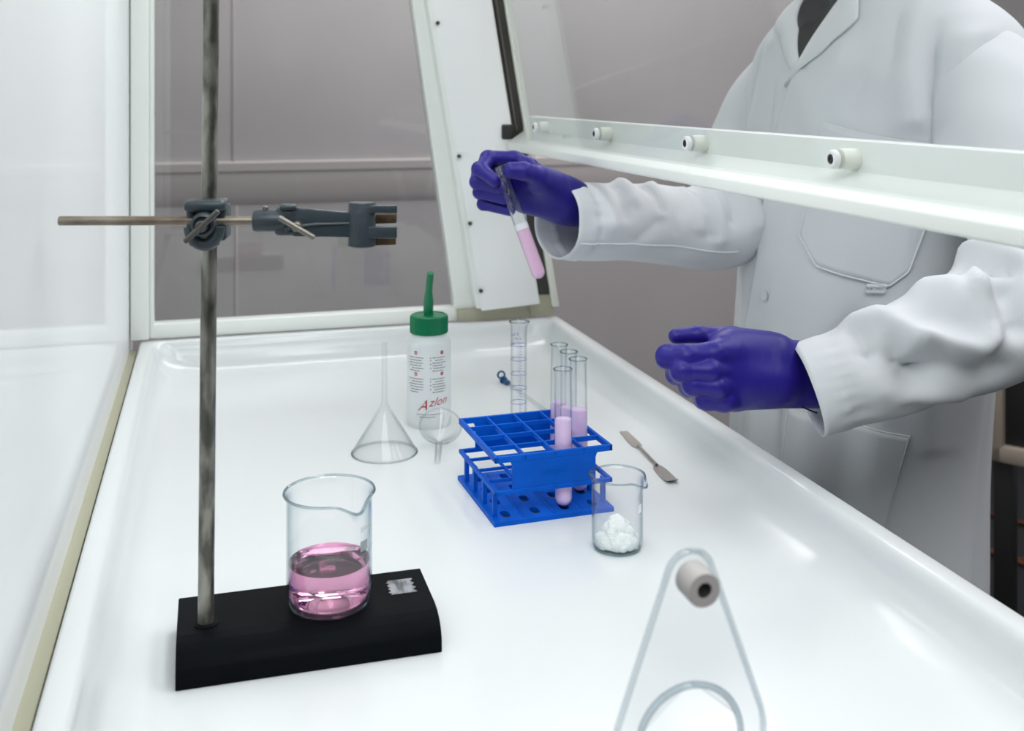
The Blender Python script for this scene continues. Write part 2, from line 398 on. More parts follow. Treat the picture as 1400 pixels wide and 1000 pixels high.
# port cover on the near pane: pear shaped clear flap with a finger hole, pivoting on a bushing
pc = thing('port_cover', 'clear pear-shaped flap with round finger hole on a white pivot bushing, close to the lens', 'flap', (.2368, YN-.0045, .0972)); pc.scale = (.943, .943, .943)
def pear(rb, rt, L, n=48):
    a = math.asin((rb-rt)/L); pts = []
    for i in range(n+1): th = PI-a+(PI+2*a)*i/n; pts.append((rb*math.cos(th), rb*math.sin(th)))
    for i in range(n//2+1): th = a+(PI-2*a)*i/(n//2); pts.append((rt*math.cos(th), L+rt*math.sin(th)))
    return pts
def plate_with_hole(bm, outer, rh, y0, y1):
    n = len(outer); A = []
    for y in (y0, y1):
        o = [bm.verts.new((p[0], y, p[1])) for p in outer]
        h = [bm.verts.new((rh*math.cos(math.atan2(p[1], p[0])), y, rh*math.sin(math.atan2(p[1], p[0])))) for p in outer] if rh else None
        A.append((o, h))
    (o0, h0), (o1, h1) = A
    for i in range(n):
        j = (i+1) % n
        bm.faces.new((o0[i], o0[j], o1[j], o1[i])); bm.faces.new((h0[i], h1[i], h1[j], h0[j]))
        bm.faces.new((o0[i], h0[i], h0[j], o0[j])); bm.faces.new((o1[i], o1[j], h1[j], h1[i]))
def pear_ring():
    # sample the outline evenly by angle about the hole
    P = pear(.0445, .0135, .09, 400); ang = [math.atan2(p[1], p[0]) for p in P]
    top = [p for p in P]; out = sorted(zip(ang, top)); return [p for _, p in out[::4]]
bm = NB(); plate_with_hole(bm, pear_ring(), .0305, 0, .004); obj('flap', bm, 'acrylic', pc, sharp=30)
bm = NB(); add_tube(bm, [(p[0], .002, p[1]) for p in pear_ring()], .0019, 8, closed=True); obj('flap_edge', bm, 'edge2', pc)
bm = NB(); add_tube(bm, [(.0305*math.cos(2*PI*i/64), .002, .0305*math.sin(2*PI*i/64)) for i in range(64)], .0020, 8, closed=True); obj('hole_rim', bm, 'edge', pc)
bm = NB(); m_ = Matrix.Translation((0, .004, .09)) @ Matrix.Rotation(PI/2, 4, 'X')
add_lathe(bm, [(.0042, .018), (.0042, .020), (.0088, .020), (.0096, .0185), (.0096, .004), (0, .004)], 32, m_); obj('bushing', bm, 'bush', pc)
bm = NB(); add_lathe(bm, [(0, .0165), (.0042, .0165), (.0044, .0192), (.0030, .0192), (.0026, .0175), (0, .0175)], 24, m_); obj('socket_screw', bm, 'blackp', pc)
# sash: a glass pane hung in a white rail, raised above the opening
sash = cpart('sash', 'sashglass', bev=0) if False else None
bm = NB(); add_prism(bm, [(.4865, .352), (.4905, .352), (.4905-.165*.575, ZT-.003), (.4865-.165*.575, ZT-.003)], 'y', YN-.06, 1.605); sash = obj('sash', bm, 'sashglass', cup)
bm = NB(); add_prism(bm, [(.4855, .352), (.4915, .352), (.4915-.165*.575, ZT-.003), (.4855-.165*.575, ZT-.003)], 'y', 1.6051, 1.612); obj('edge_trim', bm, 'cream', sash)
bm = NB(); add_prism(bm, [(.478, .336), (.4795, .334), (.530, .349), (.530, .391), (.506, .391), (.506, .3655), (.480, .3485), (.478, .346)], 'y', YN-.10, 1.706, .0008); obj('rail', bm, 'paint', sash, sharp=25)
for y in (.752, 1.025, 1.30, 1.569):
    m_ = Matrix.Translation((.506, y, .3765)) @ Matrix.Rotation(-PI/2, 4, 'Y')
    bm = NB(); add_lathe(bm, [(0, 0), (.0085, 0), (.0085, .0145), (.0078, .0155), (0, .0155)], 28, m_); sp = obj('spacer', bm, 'cream', sash)
    bm = NB(); add_lathe(bm, [(0, .0185), (.0066, .0185), (.0076, .0196), (.0076, .0228), (.0066, .0242), (.0044, .0244), (.0040, .0232), (0, .0232)], 28, m_); hd = obj('screw_head', bm, 'white', sash)
    bm = NB(); add_lathe(bm, [(0, .0232), (.0039, .0233), (.0035, .0246), (.0016, .0246), (.0014, .0238), (0, .0238)], 18, m_); obj('hex_socket', bm, 'blackp', hd)
bm = NB(); add_box(bm, .470, .492, 1.708, 1.722, .352, .377, .003); obj('stop_block', bm, 'blackp', sash)

# ------------------------------------------------------------------ spill tray
def rrect(x0, x1, y0, y1, r, n=8):
    P = []
    for cx, cy, a0 in ((x1-r, y1-r, 0), (x0+r, y1-r, PI/2), (x0+r, y0+r, PI), (x1-r, y0+r, 1.5*PI)):
        for i in range(n+1): a = a0+PI/2*i/n; P.append((cx+r*math.cos(a), cy+r*math.sin(a)))
    return P
TX0, TX1, TY0, TY1 = -.1045, .5775, .475, 1.7405
prof = [(.004, -.034, .010), (.001, 0, .010), (0, .040, .010), (.0012, .0437, .010), (.004, .045, .010), (.017, .0449, .02), (.0205, .0437, .022), (.0235, .0395, .025), (.0255, .033, .03), (.0275, .0255, .035), (.0305, .019, .04), (.0355, .0128, .045), (.0425, .0078, .05), (.052, .0038, .055), (.064, .0012, .06), (.080, 0, .06), (.12, 0, .05)]
rings = [[(x, y, z) for x, y in rrect(TX0+i, TX1-i, TY0+i, TY1-i, r)] for i, z, r in prof]
n = len(rings[0]); V = [p for r in rings for p in r]; F = []
for a in range(len(rings)-1):
    for i in range(n): F.append((a*n+i, a*n+(i+1) % n, (a+1)*n+(i+1) % n, (a+1)*n+i))
F.append(tuple((len(rings)-1)*n+i for i in range(n)))
tray = mobj('spill_tray', V, F, 'tray', None, True)
tag(tray, 'white glossy moulded tray with raised rim, floor of the fume cupboard', 'tray')

# ------------------------------------------------------------------ retort stand
st = thing('retort_stand', 'black steel retort stand base with a tall stained steel rod', 'retort stand', (-.024, .797, 0), .0)
bm = NB(); h = .0265
pts = [(0, 0), (0, .009), (.0015, .0135), (.005, .0185), (.0105, .0225), (.018, .0252), (.027, h), (.088, h), (.0905, .0255), (.0915, .023), (.0915, 0)]
add_prism(bm, pts, 'x', 0, .1955, .0007); base = obj('base', bm, 'black', st, sharp=32)
bm = NB(); add_rod(bm, (.021, .041, h-.001), (.0262, .041, .66), .0060, 32, bev=.001); obj('rod', bm, 'steel', st)
bm = NB(); add_lathe(bm, [(0, h-.0005), (.0092, h-.0005), (.0092, h+.0008), (.0062, h+.0016), (0, h+.0016)], 24, Matrix.Translation((.021, .041, 0))); obj('collar', bm, 'black', st)
bm = NB(); b2 = []
for i in range(13):
    a = i/12; b2.append((.164+.0016*math.sin(i*2.3), .047+.0245*a)); 
e2 = [(.184+.0014*math.sin(i*1.7+1), .047+.0245*i/12) for i in range(12, -1, -1)]
add_prism(bm, b2+e2, 'z', h, h+.0006); obj('tape_label', bm, 'tape', st, smooth=False)

# boss head clamped on the rod, its cross bar and three-finger clamp
BX, BY, BZ = -.0006, .838, .3335
bh = thing('boss_head', 'small blue-grey cast boss head gripping the steel rod, with wing screw', 'boss head', (BX, BY, BZ), math.radians(-9))
def rbox(bm, c, s, b, m=None): add_box(bm, c[0]-s[0]/2, c[0]+s[0]/2, c[1]-s[1]/2, c[1]+s[1]/2, c[2]-s[2]/2, c[2]+s[2]/2, b, m, 3)
bm = NB()
rbox(bm, (0, -.013, .0125), (.030, .022, .0085), .0035)          # upper jaw
rbox(bm, (0, .0005, .0), (.026, .0075, .030), .003) if False else None
rbox(bm, (0, .0105, 0), (.026, .008, .031), .003)                # back behind the rod
rbox(bm, (-.0115, .000, -.0015), (.006, .030, .026), .0022); rbox(bm, (.0115, .000, -.0015), (.006, .030, .026), .0022)
add_tube(bm, [(.0105*math.cos(a), -.0215, -.003-.0125*math.sin(a)*1.05) for a in [PI*i/16 for i in range(17)]], .0046, 10)
rbox(bm, (0, -.0205, -.0145), (.022, .007, .005), .002)
add_lathe(bm, [(.0062, -.007), (.0086, -.006), (.0092, 0), (.0086, .006), (.0066, .007), (.0050, .004), (0, .004)], 28, Matrix.Translation((.0, -.0245, -.0005)) @ Matrix.Rotation(PI/2, 4, 'X'))
obj('body', bm, 'cast', bh, sharp=40)
ws = NB(); add_rod(ws, (0, -.018, -.001), (0, -.0375, -.001), .0042, 20, bev=.0008)
add_rod(ws, (-.0115, -.0365, -.0118), (.0125, -.0365, .0105), .0022, 14, bev=.0006); obj('wing_screw', ws, 'screwd', bh)
CL = thing('burette_clamp', 'blue-grey clamp with cork-lined jaws on a rusty cross bar held by the boss head', 'clamp', (BX, BY-.0125, BZ+.0005), math.radians(-9)); CL.rotation_euler[1] = math.radians(.6)
bm = NB(); add_rod(bm, (-.108, 0, .0005), (.036, 0, 0), .0035, 24, bev=.0006); obj('cross_bar', bm, 'bar', CL)
bm = NB()
add_lathe(bm, [(.0055, 0), (.0078, .0005), (.0086, .003), (.0086, .019), (.0075, .024), (0, .024)], 24, Matrix.Translation((.032, 0, 0)) @ Matrix.Rotation(PI/2, 4, 'Y'))
rbox(bm, (.058, 0, -.0005), (.020, .011, .0215), .004)
rbox(bm, (.0585, -.002, .0105), (.012, .012, .004), .0015)
add_prism(bm, [(.062, .0105), (.108, .0065), (.108, -.0125), (.062, -.0115)], 'y', -.0055, -.0005, .0012)
add_prism(bm, [(.066, .0085), (.108, .0065), (.108, -.008), (.066, -.0075)], 'y', .001, .005, .0012)
rbox(bm, (.080, 0, .006), (.05, .004, .002), .0008)
add_tube(bm, [(.056, -.0062, -.0065), (.064, -.0066, -.0035), (.080, -.0062, -.002), (.104, -.006, -.0015)], [.0016, .0016, .0012, .0008], 8)
obj('clamp_arm', bm, 'cast', CL, sharp=40)
bm = NB()
m_ = Matrix.Translation((.1135, -.003, -.0035))
add_lathe(bm, [(.0085, -.0165), (.0105, -.0155), (.0105, .0165), (.0098, .0175), (0, .0175)], 28, m_ @ Matrix.Diagonal((1, .8, 1, 1)))
add_lathe(bm, [(0, -.0165), (.0085, -.0165)], 28, m_ @ Matrix.Diagonal((1, .8, 1, 1)))
for z0, z1, s in ((.0015+.005, .0125, -.012), (-.0125, -.0045+.001, -.012)):
    add_prism(bm, [(.118, -.0105), (.140, s), (.140, s+.0035), (.118, -.0045)], 'z', z0, z1, .001)
obj('jaw', bm, 'cast', CL, sharp=40)
bm = NB()
add_prism(bm, [(.1085, .0035), (.140, .0085), (.140, .013), (.1085, .0085)], 'z', -.0035, .0048, .001)
add_prism(bm, [(.1085, .0035), (.139, .0085), (.139, .013), (.1085, .0085)], 'z', -.020, -.0118, .001)
rbox(bm, (.112, .006, -.004), (.010, .010, .035), .003); obj('rear_jaw', bm, 'cast', CL, sharp=40)
for z0, z1 in ((-.003, .0042), (-.0196, -.0124)):
    bm = NB(); add_prism(bm, [(.120, .0005), (.1395, .005), (.1395, .009), (.120, .0045)], 'z', z0, z1, .0006); obj('cork_pad', bm, 'cork', CL, sharp=30)
bm = NB(); add_rod(bm, (.0655, -.004, -.003), (.0655, -.017, -.003), .0036, 18, bev=.0008)
add_rod(bm, (.0525, -.0165, .0045), (.0790, -.0165, -.0110), .0020, 14, bev=.0006); obj('wing_screw', bm, 'screw', CL)
bm = NB(); add_rod(bm, (.0415, -.001, .0075), (.0415, -.001, .0112), .0021, 14, bev=.0007); obj('grub_screw', bm, 'screw', CL)

# ------------------------------------------------------------------ glassware
def spout_fn(r, z, th, zr, ang, out, dz):
    """pull the rim outwards and down around angle ang (pouring lip)"""
    d = math.atan2(math.sin(th-ang), math.cos(th-ang)); k = math.exp(-(d/.26)**2)*max(0, min(1, (z-(zr-.020))/.020))**1.6
    return r+out*k, z-dz*k
def beaker(name, R, H, loc, ang, wall=.0013, out=.008, dz=.0045, parent=None):
    pr = [(0, .0008), (R*.55, .0006), (R-.006, 0), (R-.0025, .0012), (R-.0005, .004), (R, .009)]
    zs = [.02, .03, .045, .055][:]; zs = [z for z in zs if z < H-.025]+[H-.022, H-.018, H-.014, H-.010, H-.007]
    pr += [(R, z) for z in zs]+[(R+.0004, H-.0045), (R+.0014, H-.002), (R+.0026, H-.0006), (R+.0024, H), (R+.0012, H+.0001)]
    inn = [(R-wall+.0014, H-.0012), (R-wall+.0003, H-.004)]+[(R-wall, z) for z in zs[::-1]]+[(R-wall, .010), (R-wall-.0012, .0055), (R-wall-.004, .0032), (R*.5, .0026), (0, .0026)]
    bm = NB(); n = 96; rings = add_lathe(bm, pr+inn, n)
    for rg in rings:
        if len(rg) == 1: continue
        for v in rg:
            r = math.hypot(v.co.x, v.co.y); th = math.atan2(v.co.y, v.co.x); r2, z2 = spout_fn(r, v.co.z, th, H, ang, out, dz)
            v.co = Vector((r2*math.cos(th), r2*math.sin(th), z2))
    o = obj('wall', bm, 'glass', parent, sharp=60)
    path = []
    for i in range(128):
        th = 2*PI*i/128; r2, z2 = spout_fn(R+.0019, H-.0006, th, H, ang, out, dz); path.append((r2*math.cos(th), r2*math.sin(th), z2))
    bm = NB(); add_tube(bm, path, .00105, 8, closed=True); obj('rim', bm, 'rim', parent)
    bm = NB(); add_tube(bm, [((R-.003)*math.cos(2*PI*i/64), (R-.003)*math.sin(2*PI*i/64), .0014) for i in range(64)], .0012, 8, closed=True); obj('foot_rim', bm, 'foot', parent)
    return o
Hb = .0885; BKX, BKY = .091, .846
RBANG = math.radians(-64)
bk = thing('beaker', 'large glass beaker of clear pink solution standing on the black stand base', 'beaker', (BKX, BKY, .0268))
RB = .0335; beaker('beaker', RB, Hb, None, RBANG, out=.0075, dz=.006, parent=bk)
lv = .0325; r = RB-.0017
bm = NB(); add_lathe(bm, [(0, .0030), (r*.5, .0030), (r-.004, .0037), (r-.0012, .006), (r, .0105), (r, lv+.0012), (r-.0006, lv+.0006), (r-.002, lv), (0, lv)], 72); obj('liquid', bm, 'pinkl', bk, sharp=50)
pp = Print(); pp.text('250 ml', .0052, -.0045, .0628); pp.rect(-.0045, .0045, .0475, .0555); pp.text('100', .0042, .006, .044); pp.text('150', .0042, .006, .058)
for z in (.035, .047, .061): pp.rect(.012, .016, z, z+.0005)
pp.text('Low Form', .0026, -.0045, .044)
pp.on_cyl('print', RB+.0002, math.radians(-44), 'print', bk)
sb = thing('beaker', 'small glass beaker with white powder in front of the blue rack', 'beaker', (.3705, .936, 0))
RS, Hs = .0242, .0690; beaker('small', RS, Hs, None, math.radians(-56), wall=.0011, out=.0065, dz=.0045, parent=sb)
pp = Print(); pp.rect(-.003, .003, .038, .046); pp.on_cyl('print', RS+.0002, math.radians(-52), 'white', sb)
def powder_d(P):
    d = None
    for i in range(70):
        a = prng.random()*6.283; q = .0185*prng.random()**.5; x, y = q*math.cos(a), q*math.sin(a)
        top = .006+.022*math.exp(-((x-.002)**2+(y-.003)**2)/.00022)*(.8+.3*prng.random())
        e = np.linalg.norm(P-np.array([x, y, top-.003]), axis=-1)-(.0028+.0028*prng.random()); d = e if d is None else smin(d, e, .0015)
    b = ell_d(P, (.001, .002, .004), (.0205, .0205, .012)); b2 = ell_d(P, (.002, .004, .010), (.013, .013, .016))
    d = smin(smin(d, b, .002), b2, .002)
    d = d+.0006*np.sin(P[..., 0]*2100)*np.sin(P[..., 1]*1900)*np.sin(P[..., 2]*2300)
    return np.maximum(np.maximum(d, np.linalg.norm(P[..., :2], axis=-1)-.0212), .0032-P[..., 2])
class _R:
    def __init__(s): s.s = []
prng_seed = np.random.default_rng(11).random(600)
class PR:
    k = 0
    def random(self): PR.k += 1; return float(prng_seed[PR.k % 600])
prng = PR()
def powder_fn(P):
    PR.k = 0; return powder_d(P)
V, F = surf_nets(powder_fn, (-.023, -.023, 0), (.023, .023, .036), .0009)
pw = np_mesh('powder', V, F, 'powder'); pw.location = (.3705, .936, 0); tag(pw, 'heap of lumpy white powder inside the small glass beaker', 'powder', kind='stuff')

# measuring cylinder, its blue scale on the far side of the glass
mc = thing('measuring_cylinder', 'narrow glass measuring cylinder with blue scale behind the blue rack', 'measuring cylinder', (.374, 1.281, 0))
Rm, Hm = .0102, .1425
bm = NB(); rings = add_lathe(bm, [(0, .006), (Rm-.001, .006), (Rm, .009), (Rm, .03), (Rm, .06), (Rm, .09), (Rm, .12), (Rm, Hm-.008), (Rm+.0003, Hm-.004), (Rm+.0016, Hm-.0008), (Rm+.0012, Hm), (Rm-.0002, Hm-.002), (Rm-.0012, Hm-.008), (Rm-.0012, .12), (Rm-.0012, .06), (Rm-.0012, .010), (0, .009)], 48)
for rg in rings:
    for v in rg:
        if v.co.z > Hm-.01:
            th = math.atan2(v.co.y, v.co.x); rr = math.hypot(v.co.x, v.co.y); k = math.exp(-((th-math.radians(-20))/.35)**2)*(v.co.z-(Hm-.01))/.01; rr += .0026*k; v.co = Vector((rr*math.cos(th), rr*math.sin(th), v.co.z-.0012*k))
obj('wall', bm, 'glass', mc, sharp=60)
bm = NB(); add_lathe(bm, [(0, 0), (.0185, 0), (.0195, .0015), (.0185, .003), (.013, .0045), (.0098, .0065), (0, .0065)], 6); obj('foot', bm, 'glass', mc, smooth=False)
bm = NB(); add_tube(bm, [((Rm+.0012)*math.cos(2*PI*i/48)+(.0022*math.exp(-((math.atan2(math.sin(2*PI*i/48+.35), math.cos(2*PI*i/48+.35)))/.35)**2)), (Rm+.0012)*math.sin(2*PI*i/48), Hm-.0006) for i in range(48)], .0009, 8, closed=True); obj('rim', bm, 'rim', mc)
pp = Print(); zs = lambda ml: .022+ml*.0036
for k in range(0, 51):
    ml = k*.5; L = .0075 if k % 2 == 0 else .005; L = .0095 if k % 10 == 0 else L; pp.rect(-.002, -.002-L+.004, zs(ml), zs(ml)+.0005)
for ml in (5, 10, 15, 20, 25): pp.text(str(ml), .0052, .0045, zs(ml)-.0015)
pp.text('0.5ml', .0058, -.001, .1215); pp.text('In 20\u00b0C', .004, -.004, .1165)
pp.on_cyl('scale', Rm+.0002, math.radians(78), 'printb', mc)
pp = Print()
for ml in (5, 10, 15, 20, 25): pp.rect(0, 2*PI*Rm, zs(ml), zs(ml)+.0006)
pp.on_cyl('ring_mark', Rm+.0003, 0, 'printb', mc)

# glass rod with a blue looped cap lying behind the cylinder
gr = thing('stirring_rod', 'thin glass rod with blue looped cap lying behind the measuring cylinder', 'rod', (.4195, 1.512, 0))
bm = NB(); add_rod(bm, (.0012, -.012, .0032), (.0165, -.190, .0032), .0026, 14, bev=.0006); obj('rod', bm, 'fglass', gr)
bm = NB(); add_rod(bm, (.0016, -.016, .0035), (0, 0, .0042), .0040, 16, bev=.001); add_rod(bm, (-.0008, -.001, .004), (-.001, .004, .0042), .0058, 16, bev=.001)
add_tube(bm, [(-.0010+.0052*math.cos(2*PI*i/24)-.002, .0065, .0105+.0052*math.sin(2*PI*i/24)) for i in range(24)], .0014, 8, closed=True); obj('cap', bm, 'bluecap', gr)

# upturned funnel and the small one on its side
def funnel(parent, R, zc, zs_, rs, mat='fglass', rimmat='frim', base=0.0):
    w_ = .0011
    pr = [(R, base), (R+.0008, base+.0012), (R-.0006, base+.003), (rs+.0016, zc-.002), (rs, zc+.004), (rs*.86, zs_-.0006), (rs*.55, zs_)]
    inn = [(rs*.55, zs_-.002), (rs-w_, zc+.003), (rs+.0005, zc-.004), (R-.0016, base+.0025), (R-.0012, base)]
    bm = NB(); add_lathe(bm, pr+inn, 64, closed=True); obj('cone', bm, mat, parent, sharp=60)
    bm = NB(); add_tube(bm, [(R*math.cos(2*PI*i/72), R*math.sin(2*PI*i/72), base+.0012) for i in range(72)], .0011, 8, closed=True); obj('rim', bm, rimmat, parent)
fu = thing('funnel', 'clear funnel standing upside down with its stem pointing up', 'funnel', (.2005, 1.258, 0)); funnel(fu, .0388, .0585, .132, .0036)
f2 = thing('funnel', 'small clear funnel lying on its side against the wash bottle', 'funnel', (.2695, 1.262, .0250))
fd = Vector((.2525, 1.199, .0042))-Vector((.2695, 1.262, .0250)); f2.rotation_euler = fd.to_track_quat('Z', 'Y').to_euler()
funnel(f2, .0252, .028, fd.length, .0042)

# ------------------------------------------------------------------ wash bottle
m, n_, l_ = nmat('bottle_plastic'); b = n_['Principled BSDF']; b.inputs['Base Color'].default_value = (.95, .97, .98, 1); b.inputs['Roughness'].default_value = .3
tr = n_.new('ShaderNodeBsdfTransparent'); tr.inputs[0].default_value = (.985, .99, .99, 1); tl = n_.new('ShaderNodeBsdfTranslucent'); tl.inputs[0].default_value = (.96, .98, .99, 1)
m1 = n_.new('ShaderNodeMixShader'); m1.inputs[0].default_value = .45; m2 = n_.new('ShaderNodeMixShader'); m2.inputs[0].default_value = .60
l_.new(b.outputs[0], m1.inputs[1]); l_.new(tl.outputs[0], m1.inputs[2]); l_.new(m1.outputs[0], m2.inputs[1]); l_.new(tr.outputs[0], m2.inputs[2]); l_.new(m2.outputs[0], n_['Material Output'].inputs[0]); M['bottle'] = m
wb = thing('wash_bottle', 'translucent plastic wash bottle with red and black print and green cap', 'bottle', (.2735, 1.352, 0))
Rw = .0290
bm = NB(); add_lathe(bm, [(0, .003), (.020, .0025), (.0235, .0006), (.0265, .0006), (.0284, .003), (Rw, .008), (Rw, .05), (Rw, .100), (.0284, .1075), (.0262, .1125), (.0238, .1150), (.0225, .1165), (.0222, .128), (.0205, .128), (.021, .1155), (.0268, .107), (Rw-.0012, .100), (Rw-.0012, .008), (.024, .0035), (0, .004)], 64); obj('body', bm, 'bottle', wb, sharp=50)
bm = NB(); nrib = 72; rings = add_lathe(bm, [(0, .1185), (.0222, .1185), (.0243, .1195), (.0248, .121), (.0248, .1385), (.0240, .1412), (.0222, .1424), (.0205, .1424), (.0195, .1415), (.006, .1415), (.0052, .146), (0, .146)], nrib*2)
for rg in rings[3:5]:
    for i, v in enumerate(rg):
        if i % 2: v.co.x *= .955; v.co.y *= .955
obj('cap', bm, 'green', wb, sharp=30)
bm = NB(); q = [(-.0010, .0, .140), (-.0010, -.001, .152), (-.0014, -.004, .166), (-.0014, -.008, .180), (-.0008, -.014, .1985)]
q = catmull(q, 6); k = len(q); add_tube(bm, q, [.0052+.0016*math.sin(PI*min(1, i/(k*.6)))-.0010*i/k for i in range(k)], 16); obj('spout', bm, 'green', wb)
A0 = math.radians(-104)
def lines(cols, seed):
    r = np.random.default_rng(seed); P = Print()
    for x0, x1, z, nl in cols:
        for i in range(nl):
            x = x0+(.004 if i % 3 == 1 else 0)*r.random(); xe = x1-(x1-x0)*.4*r.random()*(1 if i % 2 else .3)
            zz = z-i*.00335
            while x < xe:
                L = .0011+.0032*r.random(); P.rect(x, min(x+L, xe), zz-.00045, zz+.00045); x += L+.0006
    return P
for x0, x1, z, sd in ((-.0265, -.0050, .0925, 3), (.0058, .0250, .0925, 4), (-.0265, -.0050, .0655, 6), (.0058, .0250, .0655, 7)):
    P = lines([(x0, x1, z, 6)], sd)
    for q in (0, .0033, .0080, .0130): P.disc(x0-.0024, z-q, .00075, 8)
    P.on_cyl('text_block', Rw+.0002, A0, 'ink', wb)
lines([(-.0150, .0215, .0205, 2)], 5).on_cyl('text_block', Rw+.0002, A0, 'ink', wb)
for x, z, s_ in ((-.0165, .0985, 'GB'), (.0190, .0985, 'F'), (-.0165, .0715, 'NL'), (.0190, .0715, 'D')):
    P = Print(); P.disc(x, z, .0024, 20); mk = P.on_cyl('round_mark', Rw+.0002, A0, 'red', wb)
    P = Print(); P.text(s_, .0027, x, z-.001, align='CENTER'); P.on_cyl('letters', Rw+.0004, A0, 'white', mk)
P = Print(); V, F = text_geo('A', .0185, shear=.45); P.add([(x, y) for x, y, _ in V], F, -.0135, .0255); V, F = text_geo('zlon', .0150, shear=.40); P.add([(x, y) for x, y, _ in V], F, .0008, .0295)
P.V = [(x, y+.10*(x+.01)) for x, y in P.V]; P.on_cyl('brand_lettering', Rw+.0003, A0, 'red', wb)
P = Print(); P.text('WASH', .0085, -.022, .1010, space=1.1); P.text('NET LAB', .0085, .004, .1010, space=1.1); P.on_cyl('green_lettering', Rw+.0002, A0+PI-.4, 'greenink', wb)

# ------------------------------------------------------------------ test tube rack
RW, RD, RH = .1265, .1345, .0685; NCL = 4
rk = thing('test_tube_rack', 'blue plastic test tube rack with square openings', 'test tube rack', (.2715, 1.0125, 0), math.radians(2.5))
def lattice(bm, z0, z1, t, x0=0.0, x1=RW, y0=0.0, y1=RD, edge=.0036):
    for i in range(NCL+1):
        x = x0+(x1-x0)*i/NCL; tt = edge if i in (0, NCL) else t; a = x if i == 0 else (x-tt if i == NCL else x-tt/2)
        add_box(bm, a, a+tt, y0, y1, z0 if i in (0, NCL) else z0+.001, z1, .0004, seg=1)
        y = y0+(y1-y0)*i/NCL; a = y if i == 0 else (y-tt if i == NCL else y-tt/2)
        add_box(bm, x0, x1, a, a+tt, z0 if i in (0, NCL) else z0+.001, z1-.0001, .0004, seg=1)
bm = NB(); lattice(bm, RH-.0062, RH, .0022); obj('top_grid', bm, 'blue', rk, sharp=30)
bm = NB(); lattice(bm, .0300, .0345, .0022); obj('middle_grid', bm, 'blue', rk, sharp=30)
bm = NB()
for y0, y1 in ((.0005, .0035), (RD-.0035, RD-.0005)):
    f = .0185; g = .0042; x0, x1 = f, RW-f
    pts = [(x0-g, RH-.004), (x0-g*.3, RH-.0075), (x0, RH-.011), (x0, .0305), (x1, .0305), (x1, RH-.011), (x1+g*.3, RH-.0075), (x1+g, RH-.004)]
    b2 = NB(); add_prism(b2, pts, 'y', y0, y1, .0004); pn = obj('side_panel', b2, 'blue', rk, sharp=30)
    if y0 < .01:
        P = Print(); P.text('Nalgene', .0085, RW/2, .0455, align='CENTER'); V = [(x, y0-.0003, z) for x, z in P.V]; mobj('embossed_name', V, P.F, 'blue', pn, False)
bm.free()
# base plate with an oval slot under each opening, holes cut as real openings
def base_plate():
    bm = NB(); T = .0046; cx_, cy_ = RW/NCL, RD/NCL; N = 16
    for z in (0, T):
        for i in range(NCL):
            for j in range(NCL):
                a, b_ = i*cx_, j*cy_; mx_, my_ = a+cx_/2, b_+cy_/2; o, h_ = [], []
                for k in range(N):
                    th = 2*PI*k/N; c_, s_ = math.cos(th), math.sin(th); q = 1/max(abs(c_), abs(s_))
                    o.append((mx_+c_*q*cx_/2, my_+s_*q*cy_/2, z)); h_.append((mx_+.0046*np.sign(c_)*abs(c_)**.7, my_+.0078*np.sign(s_)*abs(s_)**.7, z))
                O = [bm.verts.new(p) for p in o]; Hh = [bm.verts.new(p) for p in h_]
                for k in range(N):
                    f_ = (O[k], O[(k+1) % N], Hh[(k+1) % N], Hh[k]); bm.faces.new(f_ if z else f_[::-1])
                if z == 0: low = Hh; lows.append(Hh)
                else: highs.append(Hh)
    for A, B in zip(lows, highs):
        for k in range(N): bm.faces.new((A[k], A[(k+1) % N], B[(k+1) % N], B[k]))
    add_box(bm, -.001, 0, -.001, RD+.001, 0, T); add_box(bm, RW, RW+.001, -.001, RD+.001, 0, T); add_box(bm, 0, RW, -.001, 0, 0, T); add_box(bm, 0, RW, RD, RD+.001, 0, T)
    for i in range(1, NCL): add_box(bm, i*cx_-.0006, i*cx_+.0006, .004, RD-.004, T, T+.0006)
    return bm
lows, highs = [], []; obj('base_plate', base_plate(), 'blue', rk, smooth=False)
for x in (.002, RW-.0065):
    for y in (.013, .048, RD-.052, RD-.020):
        bm = NB(); add_box(bm, x, x+.0045, y, y+.0055, .004, .0315, .0005); obj('leg', bm, 'blue', rk, smooth=False)
bm = NB(); add_box(bm, .001, RW-.001, .001, RD-.001, .0001, .0008); obj('slot_dark_sheet', bm, 'blackp', rk, smooth=False)  # black sheet added under the base plate to make the slots look dark
